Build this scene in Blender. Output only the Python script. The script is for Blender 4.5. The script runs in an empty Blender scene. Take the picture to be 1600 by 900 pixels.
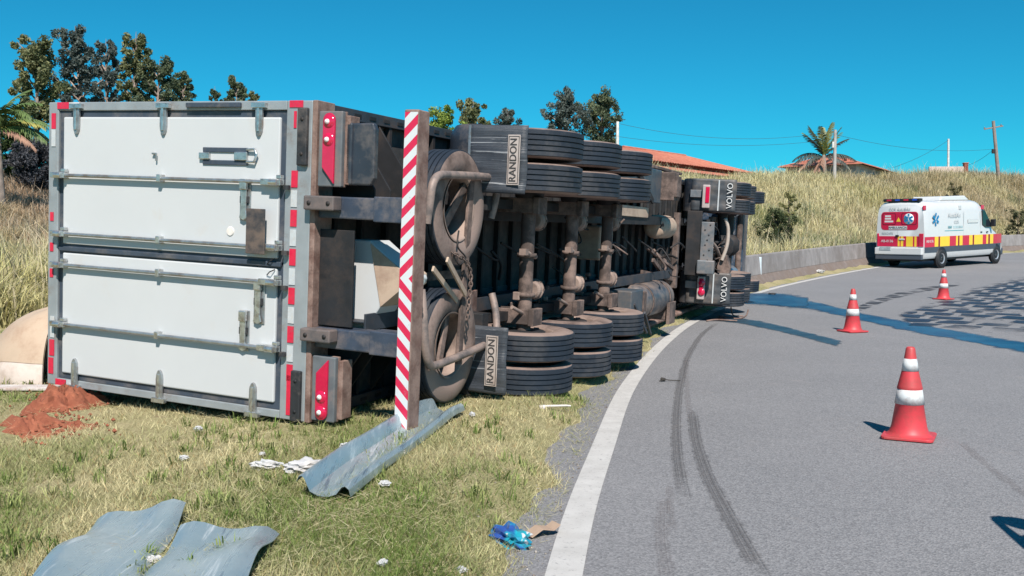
import bpy, bmesh, math, random
import numpy as np
from mathutils import Vector, Matrix, Quaternion

# ------------------------------------------------------------------ camera, sky, sun, exposure
S = bpy.context.scene
COL = S.collection
rad = math.radians
CAM_H = 1.6
PITCH = math.atan(70 / 1500)
cd = bpy.data.cameras.new('camera'); cam = bpy.data.objects.new('camera', cd); COL.objects.link(cam)
cam.location = (0, 0, CAM_H); cam.rotation_euler = (rad(90) - PITCH, 0, 0)
cd.sensor_width = 36; cd.lens = 36 * 1500 / 1600; cd.clip_start = .05; cd.clip_end = 4000
S.camera = cam

SUN_EL = rad(47); SUN_AZ = rad(172)          # azimuth from +Y towards +X: the sun stands behind the camera, a little to its right
sun_dir = Vector((math.sin(SUN_AZ) * math.cos(SUN_EL), math.cos(SUN_AZ) * math.cos(SUN_EL), math.sin(SUN_EL)))
w = bpy.data.worlds.new('World'); S.world = w; w.use_nodes = True
nt = w.node_tree; nt.nodes.clear()
sky = nt.nodes.new('ShaderNodeTexSky'); sky.sky_type = 'NISHITA'; sky.sun_disc = False
sky.sun_elevation = SUN_EL; sky.sun_rotation = SUN_AZ
sky.altitude = 900; sky.air_density = 1.0; sky.dust_density = 0.0; sky.ozone_density = 4.0
tint = nt.nodes.new('ShaderNodeMix'); tint.data_type = 'RGBA'; tint.blend_type = 'MULTIPLY'
tint.inputs[0].default_value = 1.0; tint.inputs[7].default_value = (.065, .64, .72, 1)
bg = nt.nodes.new('ShaderNodeBackground'); bg.inputs[1].default_value = .10
wo = nt.nodes.new('ShaderNodeOutputWorld')
nt.links.new(sky.outputs[0], tint.inputs[6]); nt.links.new(tint.outputs[2], bg.inputs[0]); nt.links.new(bg.outputs[0], wo.inputs[0])
sl = bpy.data.lights.new('sun', 'SUN'); sl.energy = 4.6; sl.angle = rad(.5); sl.color = (1, .93, .84)
so = bpy.data.objects.new('sun', sl); COL.objects.link(so); so.rotation_euler = (-sun_dir).to_track_quat('-Z', 'Y').to_euler()
so.location = (10, -20, 30)
S.view_settings.view_transform = 'Standard'; S.view_settings.look = 'None'; S.view_settings.gamma = 1
S.view_settings.exposure = .5; S.view_settings.use_curve_mapping = False
S.render.engine = 'CYCLES'; S.cycles.use_denoising = True; S.cycles.max_bounces = 6; S.cycles.diffuse_bounces = 1; S.cycles.transparent_max_bounces = 8
S.render.film_transparent = False

rng = np.random.default_rng(7); random.seed(7)

# ------------------------------------------------------------------ helpers: materials
MATS = {}
def _n(nt, t, **k):
    n = nt.nodes.new(t)
    for a, b in k.items(): setattr(n, a, b)
    return n
def _mix(nt, fac, a, b, blend='MIX'):
    m = _n(nt, 'ShaderNodeMix', data_type='RGBA', blend_type=blend)
    for i, v in ((0, fac), (6, a), (7, b)):
        if hasattr(v, 'is_output') or isinstance(v, bpy.types.NodeSocket): nt.links.new(v, m.inputs[i])
        elif i == 0: m.inputs[0].default_value = v
        else: m.inputs[i].default_value = (*v, 1)
    return m.outputs[2]
def _ramp(nt, src, lo, hi):
    r = _n(nt, 'ShaderNodeMapRange'); r.inputs[1].default_value = lo; r.inputs[2].default_value = hi
    nt.links.new(src, r.inputs[0]); return r.outputs[0]
def _noise(nt, co, scale, detail=4, rough=.6, dist=0):
    n = _n(nt, 'ShaderNodeTexNoise'); n.inputs['Scale'].default_value = scale; n.inputs['Detail'].default_value = detail
    n.inputs['Roughness'].default_value = rough; n.inputs['Distortion'].default_value = dist
    nt.links.new(co, n.inputs['Vector']); return n.outputs['Fac']
def mat(name, col, rough=.6, metal=0., var=.25, scale=6., dirt=None, damt=.4, dscale=3., bump=0., bscale=60., spec=.5, stretch=None, coat=0.):
    """principled paint with tonal variation, a second dirt/dust colour in noise patches and fine relief"""
    if name in MATS: return MATS[name]
    m = bpy.data.materials.new(name); m.use_nodes = True; MATS[name] = m
    nt = m.node_tree; P = nt.nodes['Principled BSDF']
    tc = _n(nt, 'ShaderNodeTexCoord'); co = tc.outputs['Object']
    if stretch:
        mp = _n(nt, 'ShaderNodeMapping'); mp.inputs['Scale'].default_value = stretch
        nt.links.new(co, mp.inputs[0]); co = mp.outputs[0]
    f = _noise(nt, co, scale)
    lo = tuple(c * (1 - var) for c in col); hi = tuple(min(1, c * (1 + var)) for c in col)
    c = _mix(nt, _ramp(nt, f, .3, .7), lo, hi)
    if dirt:
        d = _ramp(nt, _noise(nt, co, dscale, 6, .7), .62 - damt * .5, .78 - damt * .4)
        c = _mix(nt, d, c, dirt)
    nt.links.new(c, P.inputs['Base Color'])
    P.inputs['Roughness'].default_value = rough; P.inputs['Metallic'].default_value = metal
    P.inputs['Specular IOR Level'].default_value = spec; P.inputs['Coat Weight'].default_value = coat
    if bump:
        b = _n(nt, 'ShaderNodeBump'); b.inputs['Strength'].default_value = bump; b.inputs['Distance'].default_value = .01
        nt.links.new(_noise(nt, co, bscale), b.inputs['Height']); nt.links.new(b.outputs[0], P.inputs['Normal'])
    return m
def attr_mat(name, rough=.8, trans=.0, spec=.2):
    if name in MATS: return MATS[name]
    m = bpy.data.materials.new(name); m.use_nodes = True; MATS[name] = m
    nt = m.node_tree; P = nt.nodes['Principled BSDF']
    a = _n(nt, 'ShaderNodeAttribute', attribute_name='Col')
    nt.links.new(a.outputs['Color'], P.inputs['Base Color']); P.inputs['Roughness'].default_value = rough
    P.inputs['Specular IOR Level'].default_value = spec
    if trans:
        t = _n(nt, 'ShaderNodeBsdfTranslucent'); nt.links.new(a.outputs['Color'], t.inputs[0])
        ms = _n(nt, 'ShaderNodeMixShader'); ms.inputs[0].default_value = trans
        nt.links.new(P.outputs[0], ms.inputs[1]); nt.links.new(t.outputs[0], ms.inputs[2])
        nt.links.new(ms.outputs[0], nt.nodes['Material Output'].inputs[0])
    return m

# ------------------------------------------------------------------ helpers: objects
def tag(o, label=None, cat=None, group=None, kind=None):
    if label: o['label'] = label
    if cat: o['category'] = cat
    if group: o['group'] = group
    if kind: o['kind'] = kind
    return o
def empty(name, M=None):
    o = bpy.data.objects.new(name, None); COL.objects.link(o); o.empty_display_size = .2
    if M is not None: o.matrix_world = M
    return o
def link(name, me, m, parent=None):
    o = bpy.data.objects.new(name, me); COL.objects.link(o)
    if m is not None and not me.materials: me.materials.append(m)
    if parent is not None: o.parent = parent
    return o
def copy_tree(o, parent=None):
    c = o.copy(); COL.objects.link(c); c.parent = parent
    for ch in list(o.children): copy_tree(ch, c)
    return c
def fast_mesh(name, V, F, C=None, smooth=False):
    """V (n,3); F (m,k) index array with k = 3 or 4; C per-vertex rgb"""
    me = bpy.data.meshes.new(name); V = np.asarray(V, np.float32); F = np.asarray(F, np.int32)
    k = F.shape[1]
    me.vertices.add(len(V)); me.vertices.foreach_set('co', V.ravel())
    me.loops.add(F.size); me.loops.foreach_set('vertex_index', F.ravel())
    me.polygons.add(len(F)); me.polygons.foreach_set('loop_start', np.arange(0, F.size, k, dtype=np.int32))
    me.polygons.foreach_set('loop_total', np.full(len(F), k, np.int32))
    if smooth: me.polygons.foreach_set('use_smooth', np.ones(len(F), bool))
    me.update(calc_edges=True)
    if C is not None:
        a = me.color_attributes.new('Col', 'FLOAT_COLOR', 'POINT')
        C4 = np.ones((len(V), 4), np.float32); C4[:, :3] = C; a.data.foreach_set('color', C4.ravel())
    return me
class B:
    """collects shapes; out() links them as ONE mesh object"""
    def __init__(s): s.v = []; s.f = []; s.sm = []
    def add(s, vs, fs, smooth=False):
        n = len(s.v); s.v += [tuple(v) for v in vs]; s.f += [tuple(i + n for i in f) for f in fs]; s.sm += [smooth] * len(fs); return s
    def box(s, a, b, M=None):
        x0, y0, z0 = a; x1, y1, z1 = b
        x0, x1 = min(x0, x1), max(x0, x1); y0, y1 = min(y0, y1), max(y0, y1); z0, z1 = min(z0, z1), max(z0, z1)
        vs = [(x0, y0, z0), (x1, y0, z0), (x1, y1, z0), (x0, y1, z0), (x0, y0, z1), (x1, y0, z1), (x1, y1, z1), (x0, y1, z1)]
        if M is not None: vs = [M @ Vector(v) for v in vs]
        return s.add(vs, [(0, 3, 2, 1), (4, 5, 6, 7), (0, 1, 5, 4), (1, 2, 6, 5), (2, 3, 7, 6), (3, 0, 4, 7)])
    def bar(s, p, q, wid, hei, up=(0, 0, 1)):
        p = Vector(p); q = Vector(q); d = (q - p); L = d.length; d.normalize()
        u = Vector(up); u = (u - d * u.dot(d))
        if u.length < 1e-4: u = d.orthogonal()
        u.normalize(); r = d.cross(u)
        M = Matrix((( d.x, r.x, u.x, p.x), (d.y, r.y, u.y, p.y), (d.z, r.z, u.z, p.z), (0, 0, 0, 1)))
        return s.box((0, -wid / 2, -hei / 2), (L, wid / 2, hei / 2), M)
    def tube(s, pts, r, n=10, cap=True):
        pts = [Vector(p) for p in pts]; rs = r if isinstance(r, (list, tuple)) else [r] * len(pts)
        vs = []; fs = []; ref = None
        for i, p in enumerate(pts):
            d = (pts[min(i + 1, len(pts) - 1)] - pts[max(i - 1, 0)]).normalized()
            if ref is None: ref = d.orthogonal().normalized()
            ref = (ref - d * ref.dot(d)).normalized(); b = d.cross(ref)
            for k in range(n):
                a = 2 * math.pi * k / n; vs.append(p + (ref * math.cos(a) + b * math.sin(a)) * rs[i])
        for i in range(len(pts) - 1):
            for k in range(n):
                a, b_ = i * n + k, i * n + (k + 1) % n; fs.append((a, b_, b_ + n, a + n))
        s.add(vs, fs, True)
        if cap:
            s.add(vs[:n], [tuple(reversed(range(n)))]); s.add(vs[-n:], [tuple(range(n))])
        return s
    def lathe(s, prof, n=32, o=(0, 0, 0), axis='y', smooth=True):
        """prof: (axial, radius) pairs"""
        vs = []; fs = []; m = len(prof)
        for k in range(n):
            a = 2 * math.pi * k / n; c, d = math.cos(a), math.sin(a)
            for ax, r in prof:
                p = {'y': (r * c, ax, -r * d), 'x': (ax, r * c, r * d), 'z': (r * c, r * d, ax)}[axis]
                vs.append((p[0] + o[0], p[1] + o[1], p[2] + o[2]))
        for k in range(n):
            for j in range(m - 1):
                a = k * m + j; b_ = ((k + 1) % n) * m + j; fs.append((a, b_, b_ + 1, a + 1))
        return s.add(vs, fs, smooth)
    def prism(s, poly, a, b, f):
        """poly 2-D points, extruded from a to b; f(u, v, t) -> 3-D"""
        n = len(poly); vs = [f(u, v, a) for u, v in poly] + [f(u, v, b) for u, v in poly]
        fs = [tuple(range(n))[::-1], tuple(range(n, 2 * n))] + [(i, (i + 1) % n, (i + 1) % n + n, i + n) for i in range(n)]
        return s.add(vs, fs)
    def out(s, name, m, parent=None, bevel=0., seg=2, fixn=True):
        me = bpy.data.meshes.new(name); me.from_pydata(s.v, [], s.f)
        me.polygons.foreach_set('use_smooth', s.sm); me.update()
        if fixn:
            bm = bmesh.new(); bm.from_mesh(me); bmesh.ops.recalc_face_normals(bm, faces=bm.faces[:]); bm.to_mesh(me); bm.free()
        o = link(name, me, m, parent)
        if bevel:
            md = o.modifiers.new('bevel', 'BEVEL'); md.width = bevel; md.segments = seg; md.limit_method = 'ANGLE'; md.angle_limit = rad(40)
        return o
def box(name, a, b, m, parent=None, bevel=.006): return B().box(a, b).out(name, m, parent, bevel)
def text(s, size, m, parent, M, name='lettering', depth=.003, wid=None):
    cu = bpy.data.curves.new('t', 'FONT'); cu.body = s; cu.size = size; cu.extrude = depth; cu.align_x = 'CENTER'; cu.align_y = 'CENTER'
    cu.resolution_u = 3
    t = bpy.data.objects.new('t', cu); COL.objects.link(t)
    dg = bpy.context.evaluated_depsgraph_get(); me = bpy.data.meshes.new_from_object(t.evaluated_get(dg))
    bpy.data.objects.remove(t); me.transform(M); me.materials.clear()
    if wid:
        pass
    return link(name, me, m, parent)
def frame(o, x, y):
    x = Vector(x); y = Vector(y); z = x.cross(y)
    return Matrix(((x.x, y.x, z.x, o[0]), (x.y, y.y, z.y, o[1]), (x.z, y.z, z.z, o[2]), (0, 0, 0, 1)))

# ------------------------------------------------------------------ lie of the land
def zr(Y):
    """long profile of the road: flat, then climbing, then level again"""
    w_ = np.clip(np.asarray(Y, float) - 6.5, 0, 38); return .0006 * w_ * w_ + .03 * np.clip(np.asarray(Y, float) - 44.5, 0, 16)
EDGE = [(-5, -60), (-2.2, -30), (-.95, -12), (-.25, 0), (.25, 4.56), (.71, 7.44), (1.34, 10.83), (2.43, 15.15), (3.81, 19.34), (6.6, 26.02),
        (9.9, 31.8), (14.3, 38.2), (19.3, 44.2), (28, 52.6), (40, 61.5), (60, 72), (100, 86), (180, 100)]
def catmull(P, n=12):
    P = np.array(P, float); out = []
    for i in range(len(P) - 1):
        p0, p1, p2, p3 = P[max(i - 1, 0)], P[i], P[i + 1], P[min(i + 2, len(P) - 1)]
        for k in range(n):
            t = k / n
            out.append(.5 * (2 * p1 + (p2 - p0) * t + (2 * p0 - 5 * p1 + 4 * p2 - p3) * t * t + (3 * p1 - p0 - 3 * p2 + p3) * t ** 3))
    out.append(P[-1]); return np.array(out)
EL = catmull(EDGE)
for _ in range(3): EL[1:-1] = .25 * EL[:-2] + .5 * EL[1:-1] + .25 * EL[2:]
ET = np.gradient(EL, axis=0); ET /= np.linalg.norm(ET, axis=1)[:, None]
EN = np.stack([-ET[:, 1], ET[:, 0]], 1)                    # left normal
def edge_exact(X, Y):
    """signed distance to the painted edge line, positive on the grass side"""
    X = np.atleast_1d(np.asarray(X, float)).ravel(); Y = np.atleast_1d(np.asarray(Y, float)).ravel()
    out = np.empty(len(X)); A = EL[:-1]; D = EL[1:] - A; L2 = (D ** 2).sum(1)
    for i in range(0, len(X), 20000):
        P = np.stack([X[i:i + 20000], Y[i:i + 20000]], 1)
        R = P[:, None, :] - A[None]; t = np.clip((R * D[None]).sum(2) / L2, 0, 1)
        Q = R - t[..., None] * D[None]; q = (Q ** 2).sum(2); j = q.argmin(1); k = np.arange(len(P))
        out[i:i + 20000] = np.sqrt(q[k, j]) * np.sign(D[j, 0] * R[k, j, 1] - D[j, 1] * R[k, j, 0])
    return out
_lx = np.arange(-60, 80.1, .3); _ly = np.arange(-6, 96.1, .3)
_LUT = edge_exact(*[a.ravel() for a in np.meshgrid(_lx, _ly)]).reshape(len(_ly), len(_lx))
def edge_d(X, Y):
    X = np.atleast_1d(np.asarray(X, float)).ravel(); Y = np.atleast_1d(np.asarray(Y, float)).ravel()
    fx = (X + 60) / .3; fy = (Y + 6) / .3; out_ = (fx < 0) | (fy < 0) | (fx >= len(_lx) - 1) | (fy >= len(_ly) - 1)
    fx = np.clip(fx, 0, len(_lx) - 1.001); fy = np.clip(fy, 0, len(_ly) - 1.001); i = fx.astype(int); j = fy.astype(int); a = fx - i; b = fy - j
    r = (_LUT[j, i] * (1 - a) + _LUT[j, i + 1] * a) * (1 - b) + (_LUT[j + 1, i] * (1 - a) + _LUT[j + 1, i + 1] * a) * b
    if out_.any(): r[out_] = edge_exact(X[out_], Y[out_])
    return r
def sm(t): t = np.clip(t, 0, 1); return t * t * (3 - 2 * t)
_ph = rng.uniform(0, 6.28, (24,)); _fr = rng.normal(0, 1, (24, 2))
def wob(X, Y, s=1.):
    """cheap smooth noise, about -1..1"""
    r = 0
    for k in range(12): r = r + np.sin((X * _fr[k, 0] + Y * _fr[k, 1]) * s + _ph[k])
    return r / 3.5
def ground_z(X, Y):
    X = np.asarray(X, float); Y = np.asarray(Y, float); d = edge_d(X, Y).reshape(X.shape)
    z = zr(Y)
    lawn = -.06 + .17 * sm((d + .16 * sm((Y - 9) / 3) - .02 - .08 * wob(X, Y, 3.) - .05 * wob(X + 2, Y, 9.)) / .8) + .012 * wob(X, Y, 2.2) * sm((d - .5) / 1)
    right = -.06 + .10 * sm((-d - 9.0) / 1.5)
    base = np.where(d > 0, lawn, right)
    b = sm((X + 4) / 9)                                   # towards the right the bank is cut steeply behind the barrier
    d0 = 10.5 * (1 - b) + 1.3 * b; wd = 30 * (1 - b) + 14 * b; A = 3.4 * (1 - b) + (3.6 + .055 * np.clip(X - 10, 0, 30)) * b
    hill = A * sm((d - d0) / wd) * (1 + .03 * wob(X, Y, .35)) + .09 * wob(X, Y, .5) * sm((d - d0) / 6)
    hole = -.13 * np.exp(-((X + 3.72) ** 2 + (Y - 7.42) ** 2) / .018)
    return z + base + np.where(d > 0, hill, 0) + hole
def gz(x, y): return float(ground_z(np.array([x]), np.array([y]))[0])
def road_z(x, y): return float(zr(y))
cp, sp = math.cos(PITCH), math.sin(PITCH)
def spot(u, v, on_road=False, n=900):
    """where the line of sight of a point in the 1600x900 photograph meets the ground"""
    dx = (u - 800) / 1500; dy = -(v - 450) / 1500
    d = np.array([dx, cp + dy * sp, -sp + dy * cp]); k = 3.5 * 1.004 ** np.arange(n)
    P = np.array([0, 0, CAM_H]) + k[:, None] * d
    h = zr(P[:, 1]) if on_road else ground_z(P[:, 0], P[:, 1])
    i = int(np.argmax(P[:, 2] <= h)); return Vector(P[i])
def far(u, v, Y):
    """a far point from its bearing and its distance"""
    dx = (u - 800) / 1500; dy = -(v - 450) / 1500
    k = Y / (cp + dy * sp); return Vector((dx * k, Y, CAM_H + (-sp + dy * cp) * k))

# ------------------------------------------------------------------ ground sheet
def soil_mat():
    m = bpy.data.materials.new('turf'); m.use_nodes = True; nt = m.node_tree; P = nt.nodes['Principled BSDF']
    co = _n(nt, 'ShaderNodeTexCoord').outputs['Object']
    a = _mix(nt, _ramp(nt, _noise(nt, co, 1.3, 5), .38, .62), (.40, .35, .20), (.20, .22, .08))
    b = _mix(nt, _ramp(nt, _noise(nt, co, 60, 3), .35, .65), (.22, .17, .10), (.48, .42, .25))
    c = _mix(nt, .5, a, b)
    c = _mix(nt, _ramp(nt, _noise(nt, co, 4, 4), .62, .75), c, (.24, .17, .11))
    nt.links.new(c, P.inputs['Base Color']); P.inputs['Roughness'].default_value = .95; P.inputs['Specular IOR Level'].default_value = .1
    bp = _n(nt, 'ShaderNodeBump'); bp.inputs['Strength'].default_value = .8; bp.inputs['Distance'].default_value = .03
    nt.links.new(_noise(nt, co, 45, 5), bp.inputs['Height']); nt.links.new(bp.outputs[0], P.inputs['Normal'])
    return m
def graded(lo, hi, c, fine, n):
    """coordinates dense around c, thinning outwards"""
    t = np.linspace(-1, 1, n); k = 7.; v = np.sinh(k * t) / np.sinh(k)
    return np.where(v < 0, c + v * (c - lo), c + v * (hi - c))
gx = np.unique(np.concatenate([np.linspace(-9, 6, 200), graded(-900, 900, 0, .1, 220)]))
gy = np.unique(np.concatenate([np.linspace(2.5, 24, 200), np.linspace(24, 70, 120), graded(-400, 1500, 10, .1, 160)]))
GX, GY = np.meshgrid(gx, gy); GZ = ground_z(GX, GY)
nx, ny = len(gx), len(gy); idx = np.arange(nx * ny).reshape(ny, nx)
F = np.stack([idx[:-1, :-1], idx[:-1, 1:], idx[1:, 1:], idx[1:, :-1]], -1).reshape(-1, 4)
tag(link('ground', fast_mesh('ground', np.stack([GX, GY, GZ], -1).reshape(-1, 3), F, smooth=True), soil_mat()), kind='structure')

# ------------------------------------------------------------------ road, edge line
def asphalt():
    m = bpy.data.materials.new('asphalt'); m.use_nodes = True; nt = m.node_tree; P = nt.nodes['Principled BSDF']
    co = _n(nt, 'ShaderNodeTexCoord').outputs['Object']
    v = _n(nt, 'ShaderNodeTexVoronoi'); v.inputs['Scale'].default_value = 95; nt.links.new(co, v.inputs['Vector'])
    g = _n(nt, 'ShaderNodeSeparateColor'); nt.links.new(v.outputs['Color'], g.inputs[0])
    stone = _mix(nt, _ramp(nt, g.outputs[0], 0, 1), (.115, .116, .125), (.34, .335, .345))
    c = _mix(nt, _ramp(nt, _noise(nt, co, .45, 5, .65), .3, .7), (.170, .170, .180), (.240, .236, .245))
    c = _mix(nt, .55, c, stone)
    c = _mix(nt, _ramp(nt, _noise(nt, co, 1.7, 6, .75), .60, .78), c, (.28, .258, .252))
    c = _mix(nt, _ramp(nt, _noise(nt, co, 260, 2), .66, .75), c, (.52, .51, .50))
    c = _mix(nt, _ramp(nt, _noise(nt, co, 3.1, 8, .8), .68, .72), c, (.125, .118, .12))
    nt.links.new(c, P.inputs['Base Color']); P.inputs['Roughness'].default_value = .82; P.inputs['Specular IOR Level'].default_value = .3
    bp = _n(nt, 'ShaderNodeBump'); bp.inputs['Strength'].default_value = .55; bp.inputs['Distance'].default_value = .006
    nt.links.new(v.outputs['Distance'], bp.inputs['Height']); nt.links.new(bp.outputs[0], P.inputs['Normal'])
    return m
def dense(P, step=.25):
    P = np.asarray(P, float); s = np.r_[0, np.cumsum(np.linalg.norm(np.diff(P, axis=0), axis=1))]
    t = np.linspace(0, s[-1], max(3, int(s[-1] / step))); return np.stack([np.interp(t, s, P[:, k]) for k in range(P.shape[1])], 1)
sel = (EL[:, 1] > -50) & (EL[:, 1] < 90)
ELd = dense(EL[sel], .4); TD = np.gradient(ELd, axis=0); TD /= np.linalg.norm(TD, axis=1)[:, None]; ND = np.stack([-TD[:, 1], TD[:, 0]], 1)
def strip(name, ds, dz, m, i0=0, i1=None):
    P = ELd[i0:i1]; N = ND[i0:i1]
    V = np.concatenate([np.c_[P + N * d, zr((P + N * d)[:, 1]) + dz] for d in ds]); n = len(P)
    Fq = [np.stack([np.arange(n - 1) + k * n, np.arange(n - 1) + k * n + 1, np.arange(1, n) + (k + 1) * n, np.arange(n - 1) + (k + 1) * n], 1) for k in range(len(ds) - 1)]
    me = fast_mesh(name, V, np.concatenate(Fq)[:, ::-1], smooth=True)
    if len(me.polygons) and me.polygons[0].normal.z < 0: me.flip_normals()
    return tag(link(name, me, m), kind='structure')
strip('road', list(np.linspace(.9, -9.6, 22)), 0., asphalt())
def paint_mat():
    m = bpy.data.materials.new('road_paint'); m.use_nodes = True; nt = m.node_tree; P = nt.nodes['Principled BSDF']
    co = _n(nt, 'ShaderNodeTexCoord').outputs['Object']
    c = _mix(nt, _ramp(nt, _noise(nt, co, 5, 5), .3, .7), (.45, .435, .42), (.56, .545, .53))
    c = _mix(nt, _ramp(nt, _noise(nt, co, 30, 7, .8), .56, .64), c, (.29, .28, .28))
    c = _mix(nt, _ramp(nt, _noise(nt, co, 2.3, 6, .8), .62, .74), c, (.36, .33, .31))
    nt.links.new(c, P.inputs['Base Color']); P.inputs['Roughness'].default_value = .75
    bp = _n(nt, 'ShaderNodeBump'); bp.inputs['Strength'].default_value = .4; bp.inputs['Distance'].default_value = .005
    nt.links.new(_noise(nt, co, 150, 3), bp.inputs['Height']); nt.links.new(bp.outputs[0], P.inputs['Normal'])
    return m
strip('edge_line', [.09, 0, -.09], .004, paint_mat())

# ------------------------------------------------------------------ stains and tyre marks: thin sheets on the asphalt
def overlay_mat(name, col, rough, soft, nscale, amax=1., col2=None, stretch=(1, 1, 1), bricks=False):
    m = bpy.data.materials.new(name); m.use_nodes = True; nt = m.node_tree; P = nt.nodes['Principled BSDF']
    co = _n(nt, 'ShaderNodeTexCoord').outputs['Object']
    a = _n(nt, 'ShaderNodeAttribute', attribute_name='Col'); sc = _n(nt, 'ShaderNodeSeparateColor'); nt.links.new(a.outputs['Color'], sc.inputs[0])
    e, s_ = sc.outputs[0], sc.outputs[1]
    cb = _n(nt, 'ShaderNodeCombineXYZ'); nt.links.new(sc.outputs[2], cb.inputs[0])     # across
    no = _noise(nt, co, nscale, 6, .7)
    ad = _n(nt, 'ShaderNodeMath', operation='ADD'); nt.links.new(e, ad.inputs[0])
    mu = _n(nt, 'ShaderNodeMath', operation='MULTIPLY_ADD'); nt.links.new(no, mu.inputs[0]); mu.inputs[1].default_value = soft * 2; mu.inputs[2].default_value = -soft
    nt.links.new(mu.outputs[0], ad.inputs[1])
    al = _ramp(nt, ad.outputs[0], .12, .42)
    if stretch != (1, 1, 1):                                        # streaks running along the mark
        mp = _n(nt, 'ShaderNodeMapping'); mp.inputs['Scale'].default_value = stretch; nt.links.new(cb.outputs[0], mp.inputs[0])
        st = _ramp(nt, _noise(nt, mp.outputs[0], 1., 4, .7), .38, .6)
        x = _n(nt, 'ShaderNodeMath', operation='MULTIPLY'); nt.links.new(al, x.inputs[0]); nt.links.new(st, x.inputs[1]); al = x.outputs[0]
    if bricks:
        mp = _n(nt, 'ShaderNodeMapping'); mp.inputs['Rotation'].default_value = (0, 0, rad(bricks)); nt.links.new(co, mp.inputs[0])
        bt = _n(nt, 'ShaderNodeTexBrick'); bt.inputs['Scale'].default_value = .85; bt.inputs['Mortar Size'].default_value = .10; bt.inputs['Mortar Smooth'].default_value = .5
        bt.inputs['Brick Width'].default_value = .62; bt.inputs['Row Height'].default_value = .75
        wv = _n(nt, 'ShaderNodeVectorMath', operation='ADD'); nt.links.new(mp.outputs[0], wv.inputs[0])
        n2 = _n(nt, 'ShaderNodeTexNoise'); n2.inputs['Scale'].default_value = 1.2; n2.inputs['Detail'].default_value = 4; nt.links.new(co, n2.inputs['Vector'])
        v2 = _n(nt, 'ShaderNodeVectorMath', operation='SCALE'); nt.links.new(n2.outputs['Color'], v2.inputs[0]); v2.inputs['Scale'].default_value = .45
        nt.links.new(v2.outputs[0], wv.inputs[1]); nt.links.new(wv.outputs[0], bt.inputs['Vector'])
        inv = _ramp(nt, bt.outputs['Fac'], .7, .1)
        big = _ramp(nt, _noise(nt, co, .9, 3), .37, .5)
        for q in (inv, big):
            x = _n(nt, 'ShaderNodeMath', operation='MULTIPLY'); nt.links.new(al, x.inputs[0]); nt.links.new(q, x.inputs[1]); al = x.outputs[0]
    x = _n(nt, 'ShaderNodeMath', operation='MULTIPLY'); nt.links.new(al, x.inputs[0]); x.inputs[1].default_value = amax
    c = _mix(nt, _ramp(nt, _noise(nt, co, nscale * .6, 5), .4, .62), col, col2 or col)
    nt.links.new(c, P.inputs['Base Color']); P.inputs['Roughness'].default_value = rough; P.inputs['Specular IOR Level'].default_value = .28
    bp = _n(nt, 'ShaderNodeBump'); bp.inputs['Strength'].default_value = .35; bp.inputs['Distance'].default_value = .006
    nt.links.new(_noise(nt, co, 90, 3), bp.inputs['Height']); nt.links.new(bp.outputs[0], P.inputs['Normal'])
    nt.links.new(x.outputs[0], P.inputs['Alpha'])
    return m
def sheet(name, A, Bp, m, dz, nu=70, nv=8):
    """sheet on the road between two outlines given as photo points"""
    def res(Q):
        W = np.array([spot(u, v, True)[:2] for u, v in Q]); W = catmull(W, 8)
        s = np.r_[0, np.cumsum(np.linalg.norm(np.diff(W, axis=0), axis=1))]; t = np.linspace(0, s[-1], nu)
        return np.stack([np.interp(t, s, W[:, k]) for k in range(2)], 1), t
    (a, ta), (b, tb) = res(A), res(Bp); V = []; C = []
    for j in range(nv + 1):
        t = j / nv; p = a * (1 - t) + b * t; V.append(np.c_[p, zr(p[:, 1]) + dz])
        uu = np.linspace(0, 1, nu); e = np.minimum(min(t, 1 - t) * 2, np.minimum(uu, 1 - uu) * 12)
        C.append(np.c_[np.clip(e, 0, 1), ta / 10, np.full(nu, t)])
    idx = np.arange((nv + 1) * nu).reshape(nv + 1, nu)
    Fq = np.stack([idx[:-1, :-1], idx[:-1, 1:], idx[1:, 1:], idx[1:, :-1]], -1).reshape(-1, 4)
    me = fast_mesh(name, np.concatenate(V), Fq, np.concatenate(C), True)
    if me.polygons[0].normal.z < 0: me.flip_normals()
    return tag(link(name, me, m), kind='structure')
def track(name, Q, w0, m, dz, nv=6):
    W = dense(catmull(np.array([spot(u, v, True)[:2] for u, v in Q]), 10), .12); T = np.gradient(W, axis=0); T /= np.linalg.norm(T, axis=1)[:, None]
    N = np.stack([-T[:, 1], T[:, 0]], 1); n = len(W); V = []; C = []; uu = np.linspace(0, 1, n)
    for j in range(nv + 1):
        t = j / nv; p = W + N * (t - .5) * w0; V.append(np.c_[p, zr(p[:, 1]) + dz])
        C.append(np.c_[np.clip(np.minimum(min(t, 1 - t) * 2, np.minimum(uu, 1 - uu) * 5), 0, 1), uu, np.full(n, t)])
    idx = np.arange((nv + 1) * n).reshape(nv + 1, n)
    Fq = np.stack([idx[:-1, :-1], idx[:-1, 1:], idx[1:, 1:], idx[1:, :-1]], -1).reshape(-1, 4)
    me = fast_mesh(name, np.concatenate(V), Fq, np.concatenate(C), True)
    if me.polygons[0].normal.z < 0: me.flip_normals()
    return tag(link(name, me, m), kind='structure')
fluid = overlay_mat('spilled_fluid', (.006, .05, .115), .35, .55, 2.6, .98, (.018, .10, .185))  # both fluids: blue of the reflected sky is put into the base colour
fluid_thin = overlay_mat('spilled_fluid_thin', (.02, .06, .095), .4, .6, 4., .85, (.04, .09, .13))
sheet('fluid_spill', [(1140, 460), (1200, 461), (1260, 468), (1345, 488), (1440, 506), (1530, 522), (1640, 540)], [(1138, 474), (1200, 480), (1262, 485), (1330, 500), (1430, 522), (1530, 540), (1640, 562)], fluid, .005)
sheet('fluid_spill', [(1150, 457), (1215, 457), (1265, 463)], [(1145, 472), (1215, 482), (1265, 485)], fluid, .0065, 40)
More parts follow.
